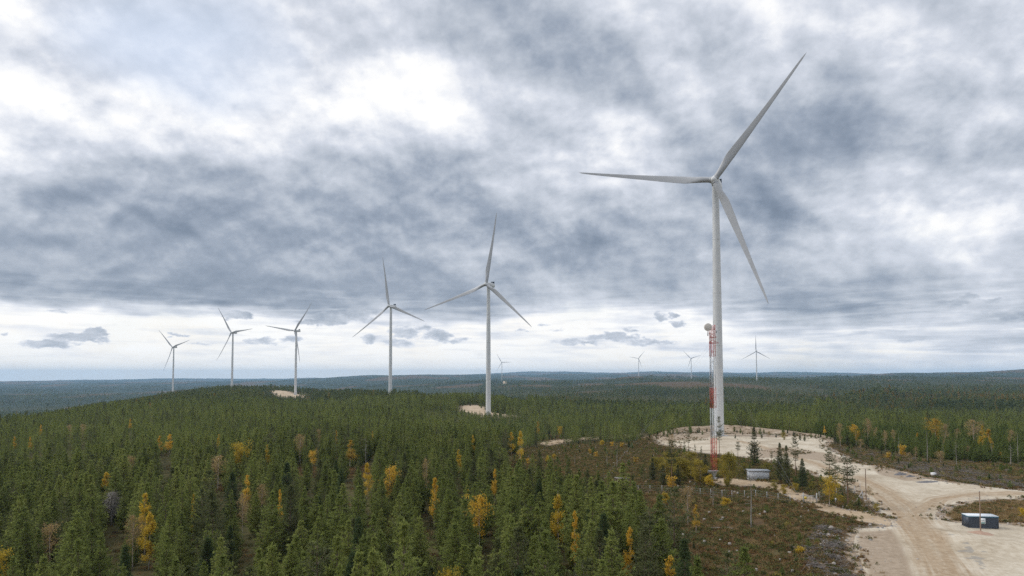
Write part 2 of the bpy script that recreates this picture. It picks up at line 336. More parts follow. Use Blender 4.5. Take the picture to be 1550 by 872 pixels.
# spoil bank round the back of the near turbine's pad
def bank(pts, wdt, hgt):
    global GZ
    pts = np.array(pts); m = np.full(GZ.shape, 1e9)
    for a, b in zip(pts[:-1], pts[1:]):
        ab = b - a; t = np.clip(((GX - a[0]) * ab[0] + (GY - a[1]) * ab[1]) / (ab @ ab), 0, 1)
        m = np.minimum(m, np.hypot(GX - a[0] - t * ab[0], GY - a[1] - t * ab[1]))
    k = np.exp(-(m / wdt) ** 2)
    GZ = GZ + k * hgt * (1 + 0.25 * fbm(GX / 18, GY / 18, 3))
bank([at(1000, 372), at(1040, 405), at(1095, 418), at(1160, 408), at(1215, 385), at(1245, 362)], 10.0, 2.8)
bank([at(1330, 262), at(1400, 240), at(1470, 225), at(1560, 218)], 5.0, 0.9)
bank([at(1425, 152), at(1480, 148), at(1560, 150)], 7.0, 1.0)
bank([at(1225, 118), at(1240, 135), at(1262, 150)], 3.2, 0.9)

def pip(x, y, poly):
    x = np.asarray(x); y = np.asarray(y); ins = np.zeros(x.shape, bool)
    P = np.array(poly); Q = np.roll(P, -1, 0)
    for (x1, y1), (x2, y2) in zip(P, Q):
        if y1 == y2: continue
        c = ((y1 > y) != (y2 > y)) & (x < (x2 - x1) * (y - y1) / (y2 - y1) + x1); ins ^= c
    return ins
def pdist(x, y, poly, closed=True):
    P = np.array(poly); Q = np.roll(P, -1, 0) if closed else P[1:]
    P = P if closed else P[:-1]; m = np.full(np.shape(x), 1e9)
    for a, b in zip(P, Q):
        ab = b - a; L2 = ab @ ab
        if L2 < 1e-9: continue
        t = np.clip(((x - a[0]) * ab[0] + (y - a[1]) * ab[1]) / L2, 0, 1)
        m = np.minimum(m, np.hypot(x - a[0] - t * ab[0], y - a[1] - t * ab[1]))
    return m
def rough(poly, step=2.0, amp=1.0, seed=0, wl=6.0):
    """subdivide an outline and give it an uneven, worn edge"""
    out = []
    P = np.array(poly)
    for a, b in zip(P, np.roll(P, -1, 0)):
        L = np.hypot(*(b - a)); n = max(1, int(L / step))
        t = np.arange(n)[:, None] / n; out.append(a + (b - a) * t)
    Q = np.concatenate(out)
    Q = (Q + np.roll(Q, 1, 0) + np.roll(Q, -1, 0)) / 3
    nx = fbm(Q[:, 0] / wl + seed, Q[:, 1] / wl, 4) * amp; ny = fbm(Q[:, 0] / wl + 31 + seed, Q[:, 1] / wl + 7, 4) * amp
    return Q + np.stack([nx, ny], 1)

# outlines traced from the photograph and laid on the ground
P_ROAD = ground([(970,665),(988,660),(1012,661),(1030,656),(1060,655),(1090,657),(1130,656),(1165,659),(1200,659),(1235,663),(1256,668),(1246,674),(1262,684),(1300,700),(1346,713),(1392,724),(1440,732),(1500,738),(1580,741),
  (1580,752),(1510,755),(1462,759),(1428,768),(1413,778),(1424,789),(1466,793),(1560,796),(1660,800),(1760,990),(1540,1060),(1380,980),(1318,880),(1296,845),(1294,815),(1306,800),(1350,797),(1352,790),(1334,777),(1318,757),(1296,741),(1262,730),(1232,717),(1196,706),(1158,697),(1120,691),(1080,688),(1050,684),(1025,676),(1000,672)])
P_TRACK = ground([(1072,727),(1100,722),(1134,727),(1172,729),(1200,739),(1222,750),(1252,764),(1290,774),(1330,778),(1352,790),(1352,798),(1310,790),(1268,781),(1232,768),(1204,756),(1176,744),(1140,736),(1098,736)])
P_SPUR = ground([(816,671),(836,667),(880,662.5),(930,659),(972,656.5),(990,660),(968,662.5),(930,662),(890,665.5),(855,669.5),(830,674)])
P_PAD2 = [at(*p_) for p_ in ((704,690),(700,745),(700,792),(714,806),(728,800),(733,772),(738,752),(755,742),(774,722),(778,700),(762,684),(738,680),(716,684))]
P_PAD4 = ground([(410,591.5),(424,591),(440,594.5),(462,598.5),(460,603),(430,603),(418,598)])
P_PAD7 = [at(761, 4950), at(767, 4950), at(767, 4600), at(761, 4600)]
P_HEATH = ground([(812,676),(900,668),(975,664),(1040,684),(1100,690),(1180,704),(1262,731),(1320,760),(1350,790),(1300,800),(1290,830),(1330,900),(1250,985),(1150,960),(1060,925),(1022,882),(985,846),(945,812),(900,784),(850,768),(800,750),(772,730),(770,705),(780,690),(790,680)])
P_STRIP = ground([(1240,668),(1300,678),(1345,686),(1400,696),(1470,700),(1580,706),(1580,745),(1500,742),(1440,735),(1345,715),(1262,690)])
P_BACK = ground([(752,640),(790,642),(850,652),(960,656),(900,664),(815,668),(776,662),(740,654),(716,646)])
P_EARTH = ground([(1236,672),(1290,680),(1350,692),(1400,704),(1440,716),(1480,726),(1530,736),(1440,733),(1346,714),(1300,702),(1262,686)])
P_BANKZ = [at(985, 372), at(1030, 425), at(1095, 440), at(1165, 430), at(1230, 400), at(1270, 370), at(1262, 352), at(1225, 368), at(1160, 392), at(1095, 398), at(1040, 388), at(1000, 360)]
GRAVEL = [P_ROAD, P_TRACK, P_SPUR, P_PAD2, P_PAD4]

# ------------------------------------------------------------------ mesh helpers
def mesh(name, V, quads=None, tris=None, mats=(), smooth=False, mi=None, uv=None):
    me = bpy.data.meshes.new(name); V = np.asarray(V, np.float32).reshape(-1, 3)
    nq = 0 if quads is None else len(quads); nt = 0 if tris is None else len(tris)
    me.vertices.add(len(V)); me.vertices.foreach_set('co', V.ravel())
    parts = []
    if nq: parts.append(np.asarray(quads, np.int32).ravel())
    if nt: parts.append(np.asarray(tris, np.int32).ravel())
    L = np.concatenate(parts) if parts else np.zeros(0, np.int32)
    me.loops.add(len(L)); me.loops.foreach_set('vertex_index', L)
    me.polygons.add(nq + nt)
    st = np.concatenate([np.arange(nq) * 4, nq * 4 + np.arange(nt) * 3]).astype(np.int32)
    me.polygons.foreach_set('loop_start', st)
    if mi is not None: me.polygons.foreach_set('material_index', np.asarray(mi, np.int32))
    if smooth is not False:
        me.polygons.foreach_set('use_smooth', np.ones(nq + nt, bool) if smooth is True else smooth)
    for m in mats: me.materials.append(m)
    me.update(); me.validate()
    return me
def attr(me, name, vals, typ='FLOAT'):
    a = me.attributes.new(name, typ, 'POINT')
    a.data.foreach_set('value', np.asarray(vals).ravel())

class MB:
    """collects shapes into ONE mesh"""
    def __init__(s): s.V = []; s.Q = []; s.T = []; s.n = 0
    def add(s, V, Q=None, T=None):
        V = np.asarray(V, float); s.V.append(V)
        if Q is not None and len(Q): s.Q.append(np.asarray(Q) + s.n)
        if T is not None and len(T): s.T.append(np.asarray(T) + s.n)
        s.n += len(V); return s
    def box(s, c, size, rz=0.0, M=None, taper=1.0):
        x, y, z = np.array(size) / 2
        V = np.array([[-x,-y,-z],[x,-y,-z],[x,y,-z],[-x,y,-z],[-x*taper,-y*taper,z],[x*taper,-y*taper,z],[x*taper,y*taper,z],[-x*taper,y*taper,z]])
        if M is not None: V = V @ np.array(M).T
        ca, sa = math.cos(rz), math.sin(rz); V = np.stack([V[:,0]*ca - V[:,1]*sa, V[:,0]*sa + V[:,1]*ca, V[:,2]], 1) + np.array(c)
        return s.add(V, [[0,3,2,1],[4,5,6,7],[0,1,5,4],[1,2,6,5],[2,3,7,6],[3,0,4,7]])
    def tube(s, pts, rad, n=8, cap=True):
        P = np.asarray(pts, float); k = len(P); rad = np.broadcast_to(np.asarray(rad, float), (k,))
        T = np.gradient(P, axis=0); T /= np.linalg.norm(T, axis=1)[:, None] + 1e-12
        up = np.array([0, 0, 1.0]) if abs(T[0][2]) < 0.9 else np.array([1.0, 0, 0])
        a = np.arange(n) * 2 * math.pi / n; V = []
        for p, t, r in zip(P, T, rad):
            X = np.cross(up, t); X /= np.linalg.norm(X) + 1e-12; Y = np.cross(t, X); up = Y if abs(np.dot(Y, t)) < 0.9 else up
            up = np.cross(t, X)
            V.append(p + r * (np.cos(a)[:, None] * X + np.sin(a)[:, None] * Y))
            up = np.cross(t, X); up = up if np.linalg.norm(np.cross(up, t)) > .1 else np.array([1., 0, 0])
        V = np.concatenate(V); i = np.arange(n); Q = []
        for j in range(k - 1):
            b = j * n; Q.append(np.stack([b + i, b + (i + 1) % n, b + n + (i + 1) % n, b + n + i], 1))
        T3 = []
        if cap:
            V = np.concatenate([V, [P[0]], [P[-1]]]); c0, c1 = k * n, k * n + 1; e = (k - 1) * n
            T3 = [[(i_ + 1) % n, i_, c0] for i_ in range(n)] + [[e + i_, e + (i_ + 1) % n, c1] for i_ in range(n)]
        return s.add(V, np.concatenate(Q), T3)
    def lathe(s, prof, n=24, M=None, cap=True):
        prof = np.asarray(prof, float); a = np.arange(n) * 2 * math.pi / n
        V = np.concatenate([np.stack([r * np.cos(a), r * np.sin(a), np.full(n, z)], 1) for r, z in prof])
        if M is not None: V = V @ np.array(M.to_3x3()).T + np.array(M.translation)
        i = np.arange(n); k = len(prof)
        Q = np.concatenate([np.stack([j*n + i, j*n + (i+1) % n, (j+1)*n + (i+1) % n, (j+1)*n + i], 1) for j in range(k - 1)])
        T3 = []
        if cap:
            T3 = [[0, i_ + 1, i_] if False else [0, (i_ + 1), i_] for i_ in range(1, n - 1)]
            T3 = [[0, i_ + 1, i_] for i_ in range(1, n - 1)] + [[(k-1)*n, (k-1)*n + i_, (k-1)*n + i_ + 1] for i_ in range(1, n - 1)]
        return s.add(V, Q, T3)
    def build(s, name, mat, parent=None, smooth=False):
        me = s.data(name, mat, smooth); o = bpy.data.objects.new(name, me); COL.objects.link(o)
        if parent is not None: o.parent = parent
        return o
    def data(s, name, mat, smooth=False):
        V = np.concatenate(s.V); Q = np.concatenate(s.Q) if s.Q else None; T = np.concatenate(s.T) if s.T else None
        me = mesh(name, V, Q, T, [mat] if mat else [])
        if smooth:
            me.polygons.foreach_set('use_smooth', np.ones(len(me.polygons), bool))
            if smooth is not True: me.set_sharp_from_angle(angle=R(smooth))
        return me
def put(name, me, parent=None, loc=None, rot=None, scale=None):
    o = bpy.data.objects.new(name, me); COL.objects.link(o)
    if parent is not None: o.parent = parent
    if loc is not None: o.location = loc
    if rot is not None: o.rotation_euler = rot
    if scale is not None: o.scale = scale
    return o
def tag(o, label, cat=None, group=None, kind=None):
    if label: o['label'] = label
    if cat: o['category'] = cat
    if group: o['group'] = group
    if kind: o['kind'] = kind
    return o
def thing(name, loc, rz=0.0, label=None, cat=None, group=None, scale=None):
    o = bpy.data.objects.new(name, None); o.empty_display_size = 0.5; COL.objects.link(o)
    o.location = loc; o.rotation_euler = (0, 0, rz)
    if scale: o.scale = (scale,) * 3 if isinstance(scale, (int, float)) else scale
    return tag(o, label, cat, group)
def g3(p, dz=0.0): return (float(p[0]), float(p[1]), float(zat(p[0], p[1])) + dz)

# ------------------------------------------------------------------ materials
def material(name):
    m = bpy.data.materials.new(name); m.use_nodes = True; n = NT(m.node_tree)
    bs = n.node('ShaderNodeBsdfPrincipled'); out = n.node('ShaderNodeOutputMaterial'); n.l.new(bs.outputs[0], out.inputs[0])
    return m, n, bs, out
def simple(name, c, rough=0.6, var=0.12, scale=3.0, metal=0.0, bump=0.0, obj=True, c2=None, detail=5.0):
    m, n, bs, out = material(name)
    tcn = n.node('ShaderNodeTexCoord').outputs['Object' if obj else 'Generated']
    ns = n.noise(tcn, scale, detail, 0.6)
    c = tuple(c[:3]) + (1,); c2 = tuple(c2[:3]) + (1,) if c2 is not None else tuple(x * (1 - var * 2) for x in c[:3]) + (1,)
    hi = tuple(min(1, x * (1 + var)) for x in c[:3]) + (1,)
    colr = n.ramp(ns, [(0.28, c2), (0.62, c), (0.8, hi)])
    n.l.new(colr, bs.inputs['Base Color']); bs.inputs['Roughness'].default_value = rough; bs.inputs['Metallic'].default_value = metal
    if bump:
        b = n.node('ShaderNodeBump'); b.inputs['Strength'].default_value = bump; n.l.new(ns, b.inputs['Height']); n.l.new(b.outputs[0], bs.inputs['Normal'])
    return m
def foliage(name, stops, trans=0.25, rough=0.7, drift=0.0):
    """leaf colour differs from tree to tree and from clump to clump"""
    m, n, bs, out = material(name)
    oi = n.node('ShaderNodeObjectInfo'); geo = n.node('ShaderNodeNewGeometry'); tco = n.node('ShaderNodeTexCoord')
    cl = n.noise(tco.outputs['Object'], 0.9, 3.0, 0.6)
    if drift: cl = n.m('ADD', cl, n.m('MULTIPLY', n.m('SUBTRACT', n.noise(geo.outputs['Position'], drift, 4.0, 0.6), 0.5), 1.6))
    f = n.m('ADD', n.m('MULTIPLY', oi.outputs['Random'], 0.55), n.m('MULTIPLY', n.m('SUBTRACT', cl, 0.25), 0.8))
    f = n.m('ADD', f, n.m('MULTIPLY', n.m('SUBTRACT', geo.outputs['Random Per Island'], 0.5), 0.5), clamp=True)
    k = len(stops); c = n.ramp(f, [(i / (k - 1), tuple(s) + (1,)) for i, s in enumerate(stops)])
    n.l.new(c, bs.inputs['Base Color']); bs.inputs['Roughness'].default_value = rough; bs.inputs['Specular IOR Level'].default_value = 0.25
    tr = n.node('ShaderNodeBsdfTranslucent'); n.l.new(c, tr.inputs[0]); mx = n.node('ShaderNodeMixShader'); mx.inputs[0].default_value = trans
    n.l.new(bs.outputs[0], mx.inputs[1]); n.l.new(tr.outputs[0], mx.inputs[2]); n.l.new(mx.outputs[0], out.inputs[0])
    return m
M = {}
M['pine'] = foliage('pine_needles', [(.128,.155,.046), (.200,.238,.064), (.270,.308,.082), (.350,.360,.116)], 0.5, drift=.013)
M['pine_far'] = foliage('pine_needles_far', [(.078,.106,.048), (.135,.168,.060), (.20,.230,.076), (.30,.29,.105)], 0.5, drift=.0035)
M['pine_young'] = foliage('young_pine_needles', [(.13,.175,.045), (.18,.23,.058), (.23,.28,.075), (.28,.30,.10)], 0.5)
M['spruce'] = foliage('spruce_needles', [(.06,.090,.036), (.085,.12,.045), (.115,.15,.056)], 0.4)
M['oldpine'] = foliage('old_pine_needles', [(.075,.092,.038), (.12,.135,.052), (.155,.17,.068), (.20,.205,.095)], 0.45)
M['yellow'] = foliage('yellow_birch_leaves', [(.30,.24,.04), (.48,.35,.04), (.66,.46,.05), (.74,.56,.10)], 0.45)
M['gold'] = foliage('golden_olive_leaves', [(.14,.14,.035), (.24,.21,.04), (.37,.29,.045), (.52,.38,.06)], 0.45)
M['orange'] = foliage('orange_birch_leaves', [(.30,.21,.045), (.50,.33,.045), (.68,.43,.05), (.78,.55,.10)], 0.45)
M['fargold'] = foliage('far_autumn_leaves', [(.13,.12,.04), (.22,.17,.045), (.36,.22,.04), (.42,.30,.08)], .3)
M['pale'] = foliage('pale_thin_leaves', [(.28,.20,.09), (.38,.27,.11), (.48,.34,.13), (.54,.42,.18)], 0.4)
M['bark'] = simple('pine_bark', (.16,.105,.07), .9, .25, 4, bump=.3, c2=(.07,.055,.045))
M['redbark'] = simple('orange_pine_bark', (.26,.15,.085), .9, .2, 3, bump=.3, c2=(.10,.075,.055))
M['birchbark'] = simple('birch_bark', (.55,.50,.45), .8, .1, 5, c2=(.12,.10,.09))
M['deadwood'] = simple('weathered_dead_wood', (.34,.31,.28), .9, .2, 3, bump=.2, c2=(.17,.15,.13))
M['twig'] = simple('bare_twigs', (.22,.17,.13), .9, .2, 3)
M['pinktwig'] = simple('bare_birch_twigs', (.33,.23,.17), .9, .2, 3)

# ground: forest floor, heath, stony earth and, far away, the closed canopy seen as one mass
mg, n, bs, out = material('ground')
geo = n.node('ShaderNodeNewGeometry').outputs['Position']
def A(nm, nn=None):
    a = (nn or n).node('ShaderNodeAttribute'); a.attribute_name = nm; return a.outputs['Fac']
n_f = n.noise(geo, 0.35, 8.0, 0.65); n_m = n.noise(geo, 0.06, 6.0, 0.6); n_s = n.noise(geo, 2.2, 5.0, 0.7)
forest = n.ramp(n_f, [(.3, (.035,.034,.014,1)), (.5, (.068,.062,.024,1)), (.7, (.11,.09,.038,1))])
heath = n.ramp(n.m('ADD', n.m('MULTIPLY', n_f, .55), n.m('MULTIPLY', n_m, .45)), [(.34, (.038,.028,.014,1)), (.45, (.068,.044,.021,1)), (.53, (.095,.060,.028,1)), (.60, (.075,.064,.025,1)), (.68, (.125,.09,.045,1))])
heath = n.mix(n.m('MULTIPLY', n.step(n_s, .5, .7), .5), heath, (.20,.135,.07,1))
earth = n.ramp(n.m('ADD', n.m('MULTIPLY', n_f, .5), n.m('MULTIPLY', n_m, .5)), [(.36, (.13,.095,.06,1)), (.48, (.25,.19,.13,1)), (.56, (.35,.275,.20,1)), (.66, (.48,.41,.33,1))])
earth = n.mix(n.m('MULTIPLY', n.step(n_s, .55, .68), .6), earth, (.55,.47,.39,1))
far1 = n.noise(geo, 0.02, 8.0, 0.7); far2 = n.noise(geo, 0.0011, 5.0, 0.6)
canopy = n.ramp(n.m('ADD', n.m('MULTIPLY', far1, .5), n.m('MULTIPLY', far2, .5)), [(.38, (.016,.026,.016,1)), (.5, (.028,.042,.024,1)), (.58, (.04,.052,.028,1)), (.68, (.075,.075,.04,1))])
c = n.mix(A('far'), forest, canopy)
edge = n.m('MULTIPLY', n.m('SUBTRACT', n_f, .5), 1.4)
c = n.mix(n.step(n.m('ADD', A('heath'), edge), .35, .65), c, heath)
c = n.mix(n.step(n.m('ADD', A('earth'), edge), .35, .65), c, earth)
n.l.new(c, bs.inputs['Base Color']); bs.inputs['Roughness'].default_value = .95; bs.inputs['Specular IOR Level'].default_value = .1
bp = n.node('ShaderNodeBump'); bp.inputs['Strength'].default_value = .6; bp.inputs['Distance'].default_value = .4; n.l.new(n_f, bp.inputs['Height']); n.l.new(bp.outputs[0], bs.inputs['Normal'])
M['ground'] = mg

# gravel: pale crushed rock with browner wheel tracks and reddish sandy places
def gravel(name, tint=(1, 1, 1)):
    m, n, bs, out = material(name)
    geo = n.node('ShaderNodeNewGeometry').outputs['Position']
    a = n.noise(geo, 0.09, 6.0, 0.6); b = n.noise(geo, 0.9, 7.0, 0.7); s_ = n.noise(geo, 5.0, 4.0, 0.7)
    T = lambda c: tuple(x * t for x, t in zip(c, tint)) + (1,)
    c = n.ramp(n.m('ADD', n.m('MULTIPLY', a, .55), n.m('MULTIPLY', b, .45)), [(.33, T((.26,.21,.15))), (.44, T((.39,.33,.245))), (.55, T((.50,.44,.345))), (.68, T((.60,.55,.46)))])
    c = n.mix(n.m('MULTIPLY', n.step(s_, .55, .75), .35), c, T((.36,.31,.26)))
    t = A('track', n)
    sv_ = n.comb(n.m('MULTIPLY', A('acr', n), 1.3), n.m('MULTIPLY', A('aln', n), .05), 0.0)
    stn = n.noise(sv_, 1.0, 4.0, .6)
    t = n.m('ADD', t, n.m('MULTIPLY', n.m('MULTIPLY', n.m('SUBTRACT', stn, .46), 3.2), n.m('MULTIPLY_ADD', A('infl', n), 1.0, 0.0)), clamp=True)
    tb_ = n.ramp(b, [(.3, (.24,.165,.10,1)), (.55, (.34,.25,.16,1)), (.75, (.42,.33,.23,1))])
    c = n.mix(n.m('MULTIPLY', n.m('MULTIPLY', t, n.m('MULTIPLY_ADD', a, .9, .45)), .95, clamp=True), c, tb_)
    r = A('red', n); rb = n.ramp(b, [(.3, (.21,.155,.105,1)), (.7, (.36,.28,.205,1))])
    c = n.mix(n.m('MULTIPLY', n.step(n.m('ADD', r, n.m('MULTIPLY', n.m('SUBTRACT', b, .5), .8)), .35, .6), .8), c, rb)
    k = A('wet', n)
    c = n.mix(n.step(n.m('ADD', k, n.m('MULTIPLY', n.m('SUBTRACT', b, .5), 1.0)), .45, .62), c, n.mix(.5, c, (.17,.175,.18,1)))
    n.l.new(c, bs.inputs['Base Color']); bs.inputs['Roughness'].default_value = .95; bs.inputs['Specular IOR Level'].default_value = .15
    bp = n.node('ShaderNodeBump'); bp.inputs['Strength'].default_value = .5; bp.inputs['Distance'].default_value = .15
    n.l.new(n.m('ADD', b, n.m('MULTIPLY', s_, .4)), bp.inputs['Height']); n.l.new(bp.outputs[0], bs.inputs['Normal'])
    return m
M['gravel'] = gravel('pale_gravel'); M['dirt'] = gravel('sandy_dirt', (.82, .72, .62)); M['farsand'] = gravel('far_sand', (.95, .86, .78))

# ------------------------------------------------------------------ ground mesh
na, nr = GZ.shape
V = np.stack([GX, GY, GZ], -1).reshape(-1, 3)
ii, jj = np.meshgrid(np.arange(na - 1), np.arange(nr - 1), indexing='ij')
q0 = (ii * nr + jj).ravel(); Qd = np.stack([q0, q0 + 1, q0 + nr + 1, q0 + nr], 1)[:, ::-1]
cap = np.array([[0, 0, float(GZ[:, 0].mean())]]); V = np.concatenate([V, cap]); ci = len(V) - 1
Tc = [[ci, (i) * nr, (i + 1) * nr] for i in range(na - 1)]
me = mesh('ground', V, Qd, np.array(Tc)[:, ::-1], [M['ground']], smooth=True)
X, Y = V[:, 0], V[:, 1]; dist = np.hypot(X, Y)
near = dist < 1700
he = np.zeros(len(V)); ea = np.zeros(len(V))
xn, yn = X[near], Y[near]
hm = np.maximum.reduce([np.clip(0.5 + np.where(pip(xn, yn, p), 1, -1) * pdist(xn, yn, p) / 10, 0, 1) for p in (P_HEATH, P_STRIP, P_BACK)])
P_ISL = ground([(1405,775),(1440,760),(1500,752),(1590,750),(1590,800),(1466,796),(1425,792)])
em = np.maximum.reduce([np.clip(0.5 + np.where(pip(xn, yn, p), 1, -1) * pdist(xn, yn, p) / 6, 0, 1) * k_ for p, k_ in ((P_EARTH, 1), (P_BANKZ, 1), (P_ISL, .62), (P_STRIP, .42))])
gr = np.zeros(len(xn))
for p, wd in ((P_ROAD, 3.0), (P_TRACK, 0.9), (P_SPUR, 4.0), (P_PAD2, 9.0), (P_PAD4, 14.0)):
    gr = np.maximum(gr, np.where(pip(xn, yn, p), 1, np.clip(1 - pdist(xn, yn, p) / wd, 0, 1)))
he[:] = np.where((dist > 900) & (np.arctan2(X, Y) > .02) | (dist > 2500), np.clip((fbm(X / 380 + 70, Y / 650 + 5, 2) - .25) * 14, 0, 1) * .8, 0); he[near] = np.maximum(hm, he[near]); ea[near] = np.maximum(em, gr * 0.8)
attr(me, 'heath', he); attr(me, 'earth', ea); attr(me, 'far', np.clip((dist - 1500) / 3500, 0, 1))
tag(put('ground', me), 'undulating forest ground with brown heath clearings reaching to the blue horizon hills', kind='structure')

def sheet(name, poly, mat, lift, step, amp=1.0, maxn=26000, label=None, wl=6.0, track=(), tw=3.0, red=(), wet=()):
    """a sheet that follows the ground, with an uneven outline"""
    Q = rough(poly, step, amp, wl=wl); mn, mx = Q.min(0), Q.max(0)
    gx, gy = np.meshgrid(np.arange(mn[0], mx[0], step), np.arange(mn[1], mx[1], step)); P = np.stack([gx.ravel(), gy.ravel()], 1)
    P = P + RNG.uniform(-.2, .2, P.shape) * step
    P = P[pip(P[:, 0], P[:, 1], Q)]; P = P[pdist(P[:, 0], P[:, 1], Q) > step * .45]
    if len(P) > maxn: P = P[RNG.permutation(len(P))[:maxn]]
    allp = [Vector(p) for p in Q] + [Vector(p) for p in P]
    v2, _, fc, *_ = delaunay_2d_cdt(allp, [], [list(range(len(Q)))], 1, 1e-4)
    v2 = np.array([tuple(v) for v in v2]); fc = np.array([f for f in fc if len(f) == 3])
    a, b, c_ = v2[fc[:, 0]], v2[fc[:, 1]], v2[fc[:, 2]]
    cr = (b[:, 0]-a[:, 0])*(c_[:, 1]-a[:, 1]) - (b[:, 1]-a[:, 1])*(c_[:, 0]-a[:, 0])
    fc[cr < 0] = fc[cr < 0][:, ::-1]
    ed = np.clip(pdist(v2[:, 0], v2[:, 1], Q) / 0.8, 0, 1)
    z = zat(v2[:, 0], v2[:, 1]) + lift * (0.25 + 0.75 * ed) 
    me = mesh(name, np.column_stack([v2, z]), None, fc, [mat], smooth=True)
    tr = np.zeros(len(v2))
    for line in track: tr = np.maximum(tr, np.exp(-(pdist(v2[:, 0], v2[:, 1], line, False) / tw) ** 2))
    rd = np.zeros(len(v2))
    for p in red: rd = np.maximum(rd, np.clip(0.5 + np.where(pip(v2[:, 0], v2[:, 1], p), 1, -1) * pdist(v2[:, 0], v2[:, 1], p) / 4, 0, 1))
    wt = np.zeros(len(v2))
    for line, ww in wet: wt = np.maximum(wt, np.exp(-(pdist(v2[:, 0], v2[:, 1], line, False) / ww) ** 2))
    acr = np.full(len(v2), 1e9); aln = np.zeros(len(v2))
    for li_, line in enumerate(track):
        P_ = np.array(line); cum = 0.0
        for a_, b_ in zip(P_[:-1], P_[1:]):
            ab = b_ - a_; L2 = ab @ ab; t_ = np.clip(((v2[:, 0] - a_[0]) * ab[0] + (v2[:, 1] - a_[1]) * ab[1]) / L2, 0, 1)
            dd_ = np.hypot(v2[:, 0] - a_[0] - t_ * ab[0], v2[:, 1] - a_[1] - t_ * ab[1]); sg = np.sign(ab[0] * (v2[:, 1] - a_[1]) - ab[1] * (v2[:, 0] - a_[0]))
            m_ = dd_ < np.abs(acr); acr[m_] = (dd_ * sg)[m_]; aln[m_] = (cum + t_ * math.sqrt(L2))[m_] + li_ * 300; cum += math.sqrt(L2)
    attr(me, 'acr', np.clip(acr, -200, 200)); attr(me, 'aln', aln); attr(me, 'infl', np.exp(-(acr / 7.0) ** 2) if len(track) else np.zeros(len(v2)))
    attr(me, 'track', tr); attr(me, 'red', rd); attr(me, 'wet', wt)
    return tag(put(name, me), label, kind='structure')
L_MAIN = ground([(1120,668),(1180,684),(1240,704),(1290,730),(1330,752),(1362,780),(1385,810),(1405,840),(1425,880)])
L_MAIN2 = ground([(1300,722),(1345,745),(1378,768),(1400,800),(1425,840),(1450,880)])
L_R = ground([(1560,747),(1480,748),(1420,756),(1390,775)])
sheet('gravel_road', P_ROAD, M['gravel'], 0.07, 1.1, 1.1, label='pale gravel road, junction and crane pad with brown wheel tracks',
      track=(L_MAIN, L_MAIN2, L_R), tw=1.9, maxn=45000, wl=11.0,
      red=(ground([(984,658),(1040,653),(1078,658),(1070,664),(1020,668),(990,666)]), ground([(1128,686),(1180,677),(1222,684),(1190,690),(1150,694)]), ground([(985,652),(1010,642),(1060,638),(1240,645),(1270,662),(1200,661),(1060,656),(1010,662)]), ground([(1300,806),(1350,802),(1366,830),(1380,872),(1395,890),(1325,880),(1300,840)]), ground([(1310,700),(1346,713),(1400,727),(1370,728),(1330,718)]), ground([(1160,684),(1200,680),(1262,688),(1300,703),(1250,699),(1200,692)])),
      wet=((ground([(1462,822),(1470,838),(1480,848),(1490,862)]), .5), (ground([(1455,835),(1490,835)]), .5), (ground([(1462,846),(1488,845)]), .6), (ground([(1434,809),(1446,810)]), .6), (ground([(1402,729),(1420,730)]), .8)))
sheet('dirt_track', P_TRACK, M['dirt'], 0.06, 0.8, 1.0, label='narrow sandy track past the white hut and through the gate', wl=4)
sheet('gravel_road', P_SPUR, M['dirt'], 0.10, 1.6, 2.2, label='sandy road strip along the far edge of the brown clearing')
sheet('gravel_pad', P_PAD2, M['farsand'], 0.3, 3.5, 2.5, label='sandy crane pad round the foot of the second turbine', wl=20)
sheet('gravel_pad', P_PAD4, M['farsand'], 0.6, 7.0, 5.0, label='small gravel pad on the left hill at the turbine foot', wl=30)
sheet('gravel_pad', P_PAD7, M['farsand'], 4.0, 25.0, 6.0, label='tiny pinkish crane pad beside the far turbine on the plain', wl=60)
